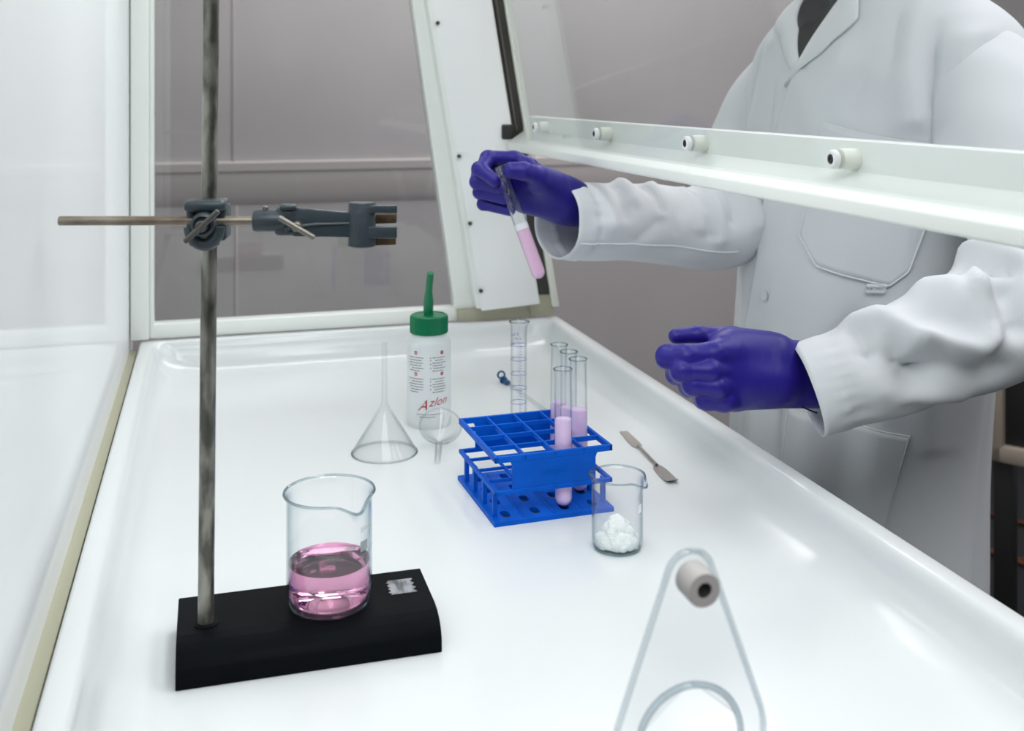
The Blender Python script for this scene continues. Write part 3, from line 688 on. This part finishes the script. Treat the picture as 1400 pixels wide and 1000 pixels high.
# ------------------------------------------------------------------ test tubes
def tube_parts(parent, L, R, level, mat, top_foam=False):
    w_ = .0010; hemi = lambda r, z0, n=10: [(r*math.sin(PI/2*i/n), z0-r*math.cos(PI/2*i/n)) for i in range(n+1)]
    out = hemi(R, R); inn = hemi(R-w_, R)[::-1]
    pr = out+[(R, .03), (R, .06), (R, .09), (R, L-.003), (R+.0007, L-.0012), (R+.0009, L-.0003), (R+.0002, L), (R-w_, L-.001), (R-w_, .09), (R-w_, .06), (R-w_, .03)]+inn
    bm = NB(); add_lathe(bm, pr, 40); obj('wall', bm, 'glass', parent, sharp=60)
    bm = NB(); add_tube(bm, [((R+.0002)*math.cos(2*PI*i/48), (R+.0002)*math.sin(2*PI*i/48), L-.0006) for i in range(48)], .0008, 8, closed=True); obj('rim', bm, 'rim', parent)
    r = R-w_*.45
    bm = NB(); add_lathe(bm, [(a, b_) for a, b_ in hemi(r, R)]+[(r, level), (r-.0008, level-.0006), (0, level-.0009)], 40); obj('liquid', bm, mat, parent, sharp=50)
    if top_foam:
        bm = NB(); add_lathe(bm, [(0, level-.0005), (r, level-.0005), (r, level+.0075), (r-.0015, level+.0055), (0, level+.005)], 40); obj('foam', bm, 'foam', parent)
        V = []; bm = NB(); rr = R-w_*.7
        for a0, a1, z0, z1, s in ((-2.3, -1.4, level+.007, level+.030, 1), (-1.7, -1.15, level+.016, level+.042, 2), (-2.7, -2.3, level+.005, level+.018, 3)):
            nz, na = 9, 7; g = []
            for i in range(nz):
                wdt = math.sin(PI*(i+.6)/nz)*(.55+.45*math.sin(i*2.1+s)); row = []
                for j in range(na):
                    a = (a0+a1)/2+(a1-a0)/2*wdt*(j/(na-1)*2-1); row.append(bm.verts.new((rr*math.cos(a), rr*math.sin(a), z0+(z1-z0)*i/nz)))
                g.append(row)
            for i in range(nz-1):
                for j in range(na-1): bm.faces.new((g[i][j], g[i][j+1], g[i+1][j+1], g[i+1][j]))
        obj('residue', bm, 'foam', parent)
TT = [((2, 0), .0895, 'test tube at the front of the rack with lavender liquid', 0, 0),
      ((3, 1), .0870, 'test tube with dark-ringed mouth, in the second opening of the right-hand column of the rack', 0, 1.0),
      ((3, 2), .0800, 'test tube in the third row of the rack, behind the dark-ringed tube', 0, .5),
      ((3, 3), .0760, 'test tube in the back row of the blue rack, farthest from the lens', 0, 0)]
c_, s_ = math.cos(math.radians(2.5)), math.sin(math.radians(2.5))
for (i, j), lev, lab, lx, ly in TT:
    x, y = RW*(i+.5)/NCL, RD*(j+.5)/NCL; wx, wy = .2715+x*c_-y*s_, 1.0125+x*s_+y*c_
    tt = thing('test_tube', lab, 'test tube', (wx, wy, .0052)); tt['group'] = 'test tubes standing in the rack'
    tt.rotation_euler = (math.radians(-ly), math.radians(.4*(j-1)), 1.9*j)
    tube_parts(tt, .1415, .0091, lev, 'milk')

# ------------------------------------------------------------------ spatula
sp = thing('spatula', 'small flat steel spatula lying beside the rack near the front rim', 'spatula', (.5035, 1.2505, 0))
bm = NB(); ax = Vector((.4895-.5035, 1.070-1.2505, 0)); L = ax.length; m_ = Matrix.Rotation(math.atan2(ax.y, ax.x), 4, 'Z')
prof = [(0, .0050, 0), (.004, .0052, 0), (.045, .0066, 0), (.056, .0058, 0), (.062, .0030, .0002), (.066, .0019, .0004), (.118, .0019, .0004), (.123, .0026, .0003), (.132, .0062, 0), (.146, .0072, 0), (.160, .0074, 0), (L-.004, .0066, .0015), (L, .0060, .0035)]
def spat_part(i0, i1, mat, name, t0=.0007):
    P = []
    for s, hw, z in prof[i0:i1]:
        P.append([m_ @ Vector((s, y, z+zz+.0006)) for y, zz in ((-hw, 0), (hw, 0), (hw, t0*1.4), (-hw, t0*1.4))])
    bm = NB(); R_ = [[bm.verts.new(p) for p in r] for r in P]
    for a, b_ in zip(R_[:-1], R_[1:]):
        for k in range(4): bm.faces.new((a[k], a[(k+1) % 4], b_[(k+1) % 4], b_[k]))
    bm.faces.new(R_[0][::-1]); bm.faces.new(R_[-1]); return obj(name, bm, mat, sp, sharp=20)
spat_part(0, 5, 'spat', 'blade'); spat_part(7, 13, 'spat', 'scoop')
bm = NB(); add_rod(bm, m_ @ Vector((.060, 0, .0022)), m_ @ Vector((.126, 0, .0022)), .0019, 14); obj('shank', bm, 'spat', sp)
# ------------------------------------------------------------------ person at the sash opening
# torso of the lab coat: local frame p = wearer's left, q = wearer's front
OX, OY = .905, 1.285; FX, FY = -.970, -.243; LX, LY = .243, -.970
def W(p, q, z): return np.stack([OX+p*LX+q*FX, OY+p*LY+q*FY, z+0*p], -1)
TZ = np.array([-.47, -.30, -.10, .05, .20, .32, .40, .46, .50, .53, .555, .575, .60, .63])
TA = np.array([.172, .168, .170, .180, .188, .198, .208, .214, .205, .180, .145, .110, .078, .070])
TF = np.array([.190, .185, .175, .168, .160, .152, .142, .125, .108, .092, .078, .066, .058, .055])
TB = np.array([.190, .180, .160, .145, .130, .128, .128, .122, .112, .100, .088, .076, .066, .062])
TP = np.array([-.062, -.054, -.045, -.034, -.020, -.012, -.006, 0, 0, 0, 0, 0, 0, 0])
def smooth_interp(x, X, Y):
    i = np.clip(np.searchsorted(X, x)-1, 0, len(X)-2); h = X[i+1]-X[i]; t = np.clip((x-X[i])/h, 0, 1)
    m = np.gradient(Y, X); t2, t3 = t*t, t*t*t
    return (2*t3-3*t2+1)*Y[i]+(t3-2*t2+t)*h*m[i]+(-2*t3+3*t2)*Y[i+1]+(t3-t2)*h*m[i+1]
def ridge(x, y, x0, y0, x1, y1, wd, sharp=False):
    """bump along a segment, fading at its ends"""
    dx, dy = x1-x0, y1-y0; L = dx*dx+dy*dy; t = ((x-x0)*dx+(y-y0)*dy)/L; tc = np.clip(t, 0, 1)
    d2 = (x-x0-tc*dx)**2+(y-y0-tc*dy)**2; c_ = .12*wd; g_ = np.exp(-(np.sqrt(d2+c_*c_)-c_)/(.62*wd)) if sharp else np.exp(-d2/(wd*wd)); return g_*(np.clip(3*tc, 0, 1)*np.clip(3-3*tc, 0, 1) if sharp == 2 else 1)
TR = [(.152, .525, .170, .36, .009, -.017), (.122, .57, .142, .40, .020, .012), (.185, .50, .19, .40, .014, .008), (.10, .53, .115, .45, .012, -.004), (-.15, .51, -.145, .38, .008, -.008), (-.12, .50, -.105, .39, .012, .006), (-.085, .46, -.075, .37, .010, -.005),
      (.04, .47, -.01, .34, .022, .006), (.085, .46, .06, .40, .016, -.004), (-.03, .06, -.035, -.12, .013, -.012), (-.075, .05, -.08, -.2, .016, .008), (.02, .03, .015, -.18, .018, .006), (.157, .03, .155, -.30, .004, -.004), (.135, .06, .13, -.02, .010, .003), (.10, .16, .03, .10, .016, -.004), (.13, .13, .06, .06, .014, .003)]   # torso ridges: (p0, z0, p1, z1, width, height), on the front
def torso_pt(phi, z):
    A, F_, B = smooth_interp(z, TZ, TA), smooth_interp(z, TZ, TF), smooth_interp(z, TZ, TB)
    sh = smooth_interp(z, TZ, TP); e = 2/2.35; s, c = np.sin(phi), np.cos(phi)
    p = A*np.sign(s)*np.abs(s)**e; q = np.where(c > 0, F_, B)*np.sign(c)*np.abs(c)**e
    low = np.clip((.34-z)/.7, 0, 1)
    dr = low*(.010*np.sin(5*phi+1.0+1.5*z)+.007*np.sin(9*phi-.6-2.2*z)+.004*np.sin(15*phi+2))
    dr = dr*np.clip(np.abs(p)/.05, 0.25, 1)
    front = np.clip(c*4, 0, 1)
    p_ = p+sh
    for p0, z0, p1, z1, wd, h in TR: dr = dr+1.3*h*front*ridge(p_, z, p0, z0, p1, z1, wd, 2 if h < 0 else 0)
    n = np.stack([p/(A*A), q/(np.where(c > 0, F_, B)**2)], -1); n = n/np.linalg.norm(n, axis=-1, keepdims=True)
    return p+sh+n[..., 0]*dr, q+n[..., 1]*dr

def Wv(p, q, z): return W(np.float64(p), np.float64(q), np.float64(z))
sh_l, sh_r = Wv(.145, 0, .45), Wv(-.150, .0, .435)
el_l, el_r = np.array(spot(1415, 388, 1.14)), np.array(spot(985, 305, 1.52))
wr_l, wr_r = np.array(spot(1185, 515, 1.11)), np.array(spot(850, 298, 1.445))
PB = {}
def body_fn(P):
    R = np.array([[LX, FX, 0], [LY, FY, 0], [0, 0, 1]])
    d = ell_d(P, Wv(0, .005, .34), (.155, .105, .20), R); d = smin(d, ell_d(P, Wv(0, 0, .12), (.135, .10, .16), R), .06)
    d = smin(d, ell_d(P, Wv(-.042, 0, -.03), (.115, .10, .13), R), .06)
    d = smin(d, cone_d(P, Wv(-.115, 0, .485), Wv(.115, 0, .485), .045, .045), .06)
    d = smin(d, cone_d(P, Wv(0, -.01, .50), Wv(0, .015, .64), .062, .052), .05)
    for sg, a, b_, c_ in ((1, sh_l, el_l, wr_l), (-1, sh_r, el_r, wr_r)):
        d = smin(d, cone_d(P, a, b_, .036, .031), .02); d = smin(d, cone_d(P, b_, c_, .032, .023), .01)
        hp, kn, an = Wv(.052*sg-.048, 0, -.07), Wv(.07*sg-.05, .015, -.46), Wv(.085*sg-.05, -.02, -.845)
        d = smin(d, cone_d(P, hp, kn, .062, .050), .04); d = smin(d, cone_d(P, kn, an, .055, .036), .02)
        d = smin(d, cone_d(P, Wv(.085*sg-.05, -.03, -.885), Wv(.10*sg-.05, .14, -.893), .030, .024), .02)
    hc = Wv(0, .035, .755)
    hd = ell_d(P, hc, (.074, .092, .108), R); hd = smin(hd, ell_d(P, Wv(0, .062, .695), (.052, .058, .058), R), .03)
    hd = smin(hd, cone_d(P, Wv(0, .120, .762), Wv(0, .143, .728), .008, .0125), .012)
    for sg in (1, -1):
        hd = np.maximum(hd, -(np.linalg.norm(P-Wv(.031*sg, .133, .763), axis=-1)-.0145)); hd = smin(hd, np.linalg.norm(P-Wv(.031*sg, .112, .762), axis=-1)-.0125, .003)
        hd = smin(hd, ell_d(P, Wv(.076*sg, .022, .748), (.009, .020, .032), R), .006)
    hd = smin(hd, ell_d(P, Wv(0, .121, .697), (.022, .008, .005), R), .004); hd = smin(hd, ell_d(P, Wv(0, .121, .687), (.019, .008, .006), R), .004)
    return smin(d, hd, .025)
V, F = surf_nets(body_fn, (.40, .70, FL+.001), (1.22, 1.72, .88), .009)
person = np_mesh('person', V, F, 'skin'); tag(person, 'person in a white lab coat and violet gloves holding up a test tube', 'person')
def hair_fn(P):
    R = np.array([[LX, FX, 0], [LY, FY, 0], [0, 0, 1]]); hc = Wv(0, .022, .768)
    d = ell_d(P, hc, (.084, .102, .112), R); l_ = (P[..., 0]-OX)*LX+(P[..., 1]-OY)*LY; q_ = (P[..., 0]-OX)*FX+(P[..., 1]-OY)*FY
    return np.maximum(d+.002*np.sin(l_*300), np.maximum(np.minimum(q_-.085, .02), .0)+np.where(P[..., 2] < .80, np.maximum(q_-.02, .69-P[..., 2]), -1))
V, F = surf_nets(hair_fn, (.78, 1.14, .66), (1.04, 1.42, .90), .006); np_mesh('hair', V, F, 'hair', person)
def shirt_fn(P):
    R = np.array([[LX, FX, 0], [LY, FY, 0], [0, 0, 1]])
    d = ell_d(P, Wv(0, .005, .34), (.162, .113, .21), R); d = smin(d, ell_d(P, Wv(-.02, 0, .08), (.140, .108, .19), R), .06)
    d = smin(d, cone_d(P, Wv(-.115, 0, .487), Wv(.115, 0, .487), .050, .050), .06); d = smin(d, cone_d(P, Wv(0, -.005, .50), Wv(0, .008, .61), .070, .060), .05)
    return np.maximum(d, np.maximum(P[..., 2]-.60, -.06-P[..., 2]))
V, F = surf_nets(shirt_fn, (.62, .98, -.08), (1.16, 1.60, .62), .008); np_mesh('shirt', V, F, 'shirt', person)
def trouser_fn(P):
    R = np.array([[LX, FX, 0], [LY, FY, 0], [0, 0, 1]]); d = ell_d(P, Wv(-.042, 0, -.04), (.122, .110, .12), R)
    for sg in (1, -1): d = smin(smin(d, cone_d(P, Wv(.052*sg-.048, 0, -.07), Wv(.07*sg-.05, .015, -.46), .068, .060), .04), cone_d(P, Wv(.07*sg-.05, .015, -.46), Wv(.085*sg-.05, -.015, -.84), .064, .054), .02)
    return np.maximum(d, P[..., 2]-.03)
V, F = surf_nets(trouser_fn, (.70, 1.0, -.915), (1.10, 1.58, .06), .009); np_mesh('trousers', V, F, 'trouser', person)
for sg in (1, -1):
    a, b_ = Wv(.085*sg-.05, -.035, -.878), Wv(.10*sg-.05, .15, -.888)
    V, F = surf_nets(lambda P: np.maximum(cone_d(P, a, b_, .041, .033), FL+.001-P[..., 2]), np.minimum(a, b_)-.06, np.maximum(a, b_)+.06, .006); np_mesh('shoe', V, F, 'shoe', person)
# --- lab coat: body, lapels, pockets, sleeves
nph, nz = 300, 190
phs = np.linspace(-PI, PI, nph, endpoint=False); zz = np.linspace(-.46, .615, nz)
PH, ZZ = np.meshgrid(phs, zz, indexing='ij'); pp_, qq_ = torso_pt(PH, ZZ); V = W(pp_, qq_, ZZ).reshape(-1, 3); F = []
for i in range(nph):
    j = (i+1) % nph
    for k in range(nz-1):
        z = zz[k]; p = pp_[i, k]
        if qq_[i, k] > 0 and z > .472 and -.026-(z-.48)*.62-.024 < p < -.026+(z-.48)*.39+.008: continue
        F.append((i*nz+k, j*nz+k, j*nz+k+1, i*nz+k+1))
coat = mobj('lab_coat', V, F, 'coat', person); coat['label'] = 'white cotton lab coat'
def ts(phi, z, off):
    """point on the coat front, pushed out by off"""
    e = 1e-3; f_ = lambda a, b_: W(*torso_pt(np.asarray(a, float), np.asarray(b_, float)), np.asarray(b_, float))
    p0 = f_(phi, z); n = np.cross(f_(np.asarray(phi)+e, z)-p0, f_(phi, np.asarray(z)+e)-p0); n /= np.linalg.norm(n, axis=-1, keepdims=True)
    out = p0-np.array([OX, OY, 0]); out[..., 2] = 0; n *= np.sign((n*out).sum(-1, keepdims=True)); return p0+n*(np.asarray(off)[..., None] if np.ndim(off) else off)
def resample(P, n):
    P = np.array(P, float); d = np.r_[0, np.cumsum(np.linalg.norm(np.diff(P, axis=0)*[.15, 1], axis=1))]; t = np.linspace(0, d[-1], n); return np.stack([np.interp(t, d, P[:, k]) for k in range(2)], 1)
def ruled(name, A, B, n, m, offA, offB, parent, mat='coat', th=.0016, bow=0.0):
    A, B = resample(A, n), resample(B, n); t = np.linspace(0, 1, m); G = A[:, None]*(1-t)[None, :, None]+B[:, None]*t[None, :, None]
    off = (offA*(1-t)+offB*t+bow*np.sin(PI*t))[None, :]+np.zeros((n, 1)); P = ts(G[..., 0], G[..., 1], off); return grid_mesh(name, P, mat, parent, solid=th, offset=0)
ruled('lapel', [(-.15, .441), (-.09, .480), (-.04, .518), (.01, .555), (.05, .61)], [(-.17, .436), (-.09, .463), (-.01, .478), (.05, .498), (.185, .526), (.165, .552), (.24, .61)], 40, 10, .0085, .0035, coat, 'coatin', bow=.003)
ruled('lapel', [(-.10, .470), (-.22, .515), (-.50, .560), (-.75, .61)], [(-.14, .455), (-.42, .508), (-.95, .541), (-1.25, .61)], 40, 10, .0075, .0030, coat, 'coatin', bow=.003)
zc = [(-.13, .462), (-.17, .378), (-.22, .286), (-.26, .203), (-.34, .098), (-.37, -.10), (-.39, -.455)]
ruled('placket', zc, [(a+.10+.16*min(1, (.462-b_)/.12), b_) for a, b_ in zc], 80, 14, .0044, -.0022, coat)
for (ph, z) in ((-.135, .151), (-.10, .30), (-.22, .01), (-.25, -.14)):
    c0 = ts(ph, z, .0030); c1 = ts(ph, z, .0046); bm = NB(); add_rod(bm, c0, c1, .0066, 24, bev=.0006); obj('button', bm, 'coatin', coat)
def pocket(name, left, right, top, bot, n=40, m=24):
    """patch with a stitched raised edge: top(s), bot(s) give (phi, z)"""
    T, B = resample(top, n), resample(bot, n); t = np.linspace(0, 1, m); G = T[:, None]*(1-t)[None, :, None]+B[:, None]*t[None, :, None]
    P = ts(G[..., 0], G[..., 1], .0030+.0018*np.sin(PI*np.linspace(0, 1, n))[:, None]*np.sin(PI*t)[None, :]); o = grid_mesh(name, P, 'coat', coat, solid=.0022, offset=0)
    edge = np.concatenate([P[0], P[1:, -1], P[-1, ::-1]]); bm = NB(); add_tube(bm, edge+(ts(G[0, 0, 0], G[0, 0, 1], .002)-ts(G[0, 0, 0], G[0, 0, 1], .001)), .0012, 6); obj('seam', bm, 'stitch', o)
    edge = P[:, 0]; bm = NB(); add_tube(bm, edge, .0014, 6); obj('seam', bm, 'stitch', o); return o, P
pk, PP = pocket('chest_pocket', 0, 0, [(.15, .389), (.43, .377), (.98, .366)], [(.075, .240), (.22, .205), (.44, .197), (.77, .188), (.90, .208), (.98, .262)])
pocket('side_pocket', 0, 0, [(.15, .016), (.74, .006), (1.08, -.002)], [(.12, -.19), (.5, -.20), (.93, -.165)])
# woven tag under the chest pocket
Tg = np.array([[ts(.60+.155*a, .1895+.002*a-.0125*b_, .0042+.0015*b_) for b_ in np.linspace(0, 1, 5)] for a in np.linspace(0, 1, 8)]); tg = grid_mesh('tag', Tg, 'coatin', coat, solid=.0006)
P = Print(); P.text('PORTWEST', .0052, .0, .0); wid = max(v[0] for v in P.V)
mobj('tag_lettering', [ts(.605+.145*x/wid, .1895+.002*x/wid-.0070+y, .0074) for x, y in P.V], P.F, 'ink', tg, False)
# sleeves
def sleeve(name, pts, ra, folds, cuff=.030, rb=None, n=120, m=84, seam=None, flat=None, up0=None):
    ctrl = catmull(pts, 30); ctrl = np.array(ctrl); d = np.r_[0, np.cumsum(np.linalg.norm(np.diff(ctrl, axis=0), axis=1))]; L = d[-1]
    t = np.linspace(0, 1, n); C_ = np.stack([np.interp(t*L, d, ctrl[:, k]) for k in range(3)], 1)
    for _ in range(6): C_[1:-1] = .25*C_[:-2]+.5*C_[1:-1]+.25*C_[2:]
    T = np.gradient(C_, axis=0); T /= np.linalg.norm(T, axis=1, keepdims=True)
    nr = np.zeros_like(C_); cur = np.array(up0 if up0 is not None else (0, 0, 1.0))
    for i in range(n): cur = cur-T[i]*cur.dot(T[i]); cur /= np.linalg.norm(cur); nr[i] = cur
    bn = np.cross(T, nr); kt = np.linspace(0, 1, len(ra)); R1 = smooth_interp(t, kt, np.array(ra, float)); R2 = smooth_interp(t, kt, np.array(rb or ra, float))
    ph = np.linspace(0, 2*PI, m, endpoint=False); TT_, PH_ = np.meshgrid(t, ph, indexing='ij')
    D = np.zeros_like(TT_); rm = float(np.mean(R1))
    for t0, p0, t1, p1, wd, h, *cr in folds:
        for k in (-1, 0, 1): D += 1.15*h*ridge(TT_*L, PH_*rm, t0*L, math.radians(p0)*rm+k*2*PI*rm, t1*L, math.radians(p1)*rm+k*2*PI*rm, wd, bool(cr))
    s_end = (1-TT_)*L; k_ = np.clip((s_end-.012)/.045, 0, 1); D *= k_*k_*(3-2*k_); D += np.where(s_end < cuff, .0014, 0)-.0020*np.exp(-((s_end-cuff)/.0022)**2)
    D += .0010*np.sin(PH_*22+3*np.sin(PH_*3))*np.exp(-((s_end-cuff)/.010)**2)
    D += .0016*np.sin(TT_*L*46+2.3*PH_+1.2*np.sin(PH_*2))*np.sin(TT_*9+PH_*1.7)
    P = C_[:, None]+nr[:, None]*((R1[:, None]+D)*np.cos(PH_))[..., None]+bn[:, None]*((R2[:, None]+D)*np.sin(PH_))[..., None]
    o = grid_mesh(name, P, 'coat', coat, wrap=True, solid=.0022, offset=-1)
    bm = NB(); add_tube(bm, [tuple(q) for q in P[-1]], .0014, 6, closed=True); obj('cuff_edge', bm, 'coatin', o) if False else bm.free()
    SL[name+str(len(SL))] = P
    return o, P
SL = {}
FOLD_L = [(.872, 8, .845, -25, .020, -.014), (.845, -25, .76, -50, .022, -.014), (.866, 26, .873, 0, .006, -.006, 1), (.873, 0, .850, -22, .007, -.006, 1), (.86, 44, .835, 10, .011, .011), (.835, 10, .765, -20, .010, .010), (.80, 27, .755, 2, .018, -.009),
          (.897, 62, .865, 60, .017, .011), (.905, 50, .908, 20, .009, -.008), (.908, 20, .914, 0, .007, -.005, 1), (.697, 58, .723, 28, .010, .014), (.723, 28, .748, -12, .010, .013), (.69, 22, .70, -14, .014, -.016), (.735, 72, .700, 66, .011, -.016, 1), (.700, 66, .655, 35, .012, -.018, 1),
          (.64, 90, .64, 45, .022, .018), (.775, 62, .752, 50, .018, .012), (.90, -30, .80, -80, .015, .004), (.955, -8, .94, -52, .010, -.004), (.87, -60, .80, -95, .010, -.004), (.58, 60, .60, 0, .014, -.010), (.26, 110, .36, 95, .014, .005)]
FOLD_R = [f_+((1,) if f_[-1] < 0 else ()) for f_ in [(.681, 249, .655, 180, .007, -.009), (.639, 275, .639, 176, .009, .008), (.571, 257, .605, 201, .008, -.009), (.70, 255, .685, 190, .010, .005), (.835, 282, .86, 225, .011, .008), (.80, 262, .79, 210, .007, -.008), (.775, 262, .79, 205, .009, .006), (.875, 262, .885, 200, .010, -.006),
          (.807, 193, .857, 163, .010, -.004), (.74, 215, .75, 180, .008, -.003), (.92, 240, .915, 190, .012, .003), (.52, 250, .55, 190, .010, .006), (.35, 260, .46, 230, .014, -.007)]]
slL, PL = sleeve('sleeve', [Wv(.12, 0, .485), Wv(.172, .010, .435), .5*(Wv(.20, .02, .35)+el_l)+np.array([.02, .02, .06]), el_l+np.array([.012, 0, .0]), spot(1255, 482, 1.095), spot(1102, 533, 1.094)], [.058, .082, .088, .079, .074, .070, .062, .056], FOLD_L, rb=[.058, .08, .085, .082, .07, .062, .053, .047])
slR, PRr = sleeve('sleeve', [Wv(-.12, 0, .485), Wv(-.172, .005, .43), .5*(Wv(-.19, .0, .36)+el_r)+np.array([.015, .02, .03]), el_r+np.array([.01, 0, .0]), spot(880, 305, 1.465), spot(761, 301, 1.402)], [.056, .078, .080, .074, .068, .064, .061, .060], FOLD_R, rb=[.056, .078, .08, .072, .060, .055, .052, .050])
bm = NB(); n0, n1 = int(.60*119), 119; add_tube(bm, [tuple(PRr[i, int(84*160/360)]+.0008*(PRr[i, int(84*160/360)]-PRr[i, int(84*340/360)])/.12) for i in range(n0, n1)], .0011, 6); obj('seam', bm, 'stitch', slR)
# --- gloves
def hand(name, palm, fingers, h=.00135, kp=.012, extra=None):
    allp = np.array([p for c in palm for p in c[:2]]+[p for f_ in fingers for p in f_[0]]); lo, hi = allp.min(0)-.03, allp.max(0)+.03
    def fn(P):
        d = None
        for a, b_, ra, rb in palm:
            e = cone_d(P, a, b_, ra, rb); d = e if d is None else smin(d, e, .016)
        if extra: d = np.maximum(d, extra(P))
        base = d; out = d
        for pts, rad, k in fingers:
            e = chain(P, pts, rad, .0045); e = smin(base, e, k); out = smin(out, e, .0022)
        return out
    V, F = surf_nets(fn, lo, hi, h)
    for _ in range(2):                               # light smoothing
        acc = np.zeros_like(V); cn = np.zeros(len(V))
        for k in range(4): np.add.at(acc, F[:, k], V[F[:, (k+1) % 4]]); np.add.at(cn, F[:, k], 1); np.add.at(acc, F[:, k], V[F[:, (k-1) % 4]]); np.add.at(cn, F[:, k], 1)
        V = .5*V+.5*acc/np.maximum(cn, 1)[:, None]
    return np_mesh(name, V, F, 'glove', person)
S = lambda u, v, d: np.array(spot(u, v, d))
r1 = 1.36
palm = [(S(850, 300, 1.450), S(772, 274, 1.404), .0245, .0260), (S(780, 266, 1.408), S(722, 236, 1.385), .018, .016), (S(780, 284, 1.406), S(716, 276, 1.392), .020, .014), (S(768, 275, 1.398), S(712, 256, 1.395), .023, .015), (S(755, 259, 1.384), S(736, 250, 1.364), .018, .014)]
fing = [([S(722, 228, 1.385), S(703, 217, 1.385), S(667, 216, 1.375), S(658, 233, 1.352), S(676, 247, 1.340)], [.012, .0100, .0097, .0094, .0082], .010),
        ([S(716, 240, 1.395), S(698, 233, 1.40), S(655, 231, 1.385), S(652, 249, 1.363), S(684, 258, 1.352)], [.012, .0098, .0095, .0090, .0080], .010),
        ([S(716, 256, 1.400), S(700, 251, 1.405), S(657, 247, 1.393), S(656, 263, 1.372), S(690, 272, 1.358)], [.012, .0095, .0090, .0086, .0078], .010),
        ([S(718, 274, 1.400), S(704, 271, 1.405), S(663, 266, 1.398), S(661, 279, 1.380), S(697, 288, 1.366)], [.012, .0090, .0084, .0080, .0074], .010),
        ([S(756, 254, 1.380), S(736, 241, 1.352), S(716, 234, 1.336), S(699, 233, 1.334)], [.017, .0128, .0112, .0106], .014)]
hand('glove', palm, fing)
palm = [(S(1190, 524, 1.125), S(1085, 508, 1.106), .025, .0265), (S(1112, 500, 1.114), S(988, 480, 1.075), .018, .016), (S(1115, 526, 1.114), S(992, 540, 1.075), .021, .014), (S(1105, 510, 1.106), S(990, 508, 1.068), .021, .015), (S(1060, 520, 1.08), S(990, 530, 1.068), .021, .014), (S(1060, 480, 1.09), S(1000, 468, 1.090), .016, .012)]
fing = [([S(1000, 482, 1.072), S(978, 484, 1.060), S(938, 488, 1.056), S(913, 488, 1.066), S(910, 493, 1.085)], [.013, .0122, .0120, .0118, .0100], .008),
        ([S(1000, 506, 1.068), S(972, 507, 1.050), S(932, 507, 1.050), S(924, 512, 1.070), S(950, 512, 1.092)], [.013, .0112, .0108, .0100, .0095], .005),
        ([S(1002, 526, 1.068), S(980, 529, 1.048), S(948, 526, 1.050), S(942, 529, 1.070), S(966, 528, 1.092)], [.013, .0110, .0106, .0100, .0095], .005),
        ([S(1005, 545, 1.072), S(990, 548, 1.055), S(966, 546, 1.055), S(962, 546, 1.074), S(985, 543, 1.094)], [.013, .0110, .0106, .0098, .0090], .005),
        ([S(1045, 474, 1.100), S(1000, 461, 1.104), S(955, 458, 1.102), S(924, 460, 1.098)], [.015, .0105, .0088, .0080], .010)]
hand('glove', palm, fing)
bm = NB(); add_tube(bm, catmull([S(1083, 537, 1.088), S(1086, 547, 1.088), S(1098, 557, 1.090), S(1117, 565, 1.094)], 8), .0008, 8); obj('cuff_bead', bm, 'shirt', person)
# held test tube
a, b_ = spot(683.5, 227, 1.352), spot(739, 381, 1.340)
L = (Vector(b_)-Vector(a)).length
hb = thing('test_tube', 'test tube of pink liquid pinched between the violet gloved thumb and finger', 'test tube', b_)
hb.rotation_euler = (Vector(a)-Vector(b_)).to_track_quat('Z', 'Y').to_euler()
tube_parts(hb, L, .0090, .066, 'milk2', True)

# ------------------------------------------------------------------ equipment and cables beyond the person
q0 = spot(1356, 628, 2.75); t = thing('equipment_stand', 'beige-framed dark equipment box on a stand in the shadow behind the person', 'equipment', (q0.x, q0.y, FL), math.radians(-56))
hz = q0.z-FL
bm = NB(); add_box(bm, 0, .032, -.02, .40, hz, hz+.36, .008); add_box(bm, 0, .55, -.02, .40, hz, hz+.045, .008); add_box(bm, 0, .55, -.02, .40, hz+.30, hz+.36, .008); add_box(bm, .50, .55, -.02, .40, hz, hz+.36, .008); obj('frame', bm, 'beige', t)
bm = NB(); add_box(bm, .03, .51, .0, .38, hz+.04, hz+.31, .004); obj('dark_panel', bm, 'blackp', t)
for x in (.02, .50):
    for y in (.02, .34): bm = NB(); add_box(bm, x-.018, x+.03, y-.015, y+.03, 0, hz, .003); obj('leg', bm, 'blackp', t)
for k, (p0, p1, p2, p3, lab) in enumerate([((1330, 700), (1360, 704), (1385, 712), (1440, 726), 'brown cable on the dark floor, farther of the two, beneath the equipment box'), ((1320, 742), (1352, 752), (1385, 764), (1440, 770), 'looped brown cable on the dark floor, the nearer one')]):
    path = []
    for (u, v) in (p0, p1, p2, p3): d = FPX*(CAMZ-FL-.006)/(v-127); path.append(spot(u, v, d))
    bm = NB(); add_tube(bm, catmull(path, 10), .006, 8)
    if k: add_tube(bm, [p+Vector((.02, -.07, 0)) for p in catmull(path, 10)], .006, 8)
    tag(obj('cable', bm, 'cable'), lab, 'cable')
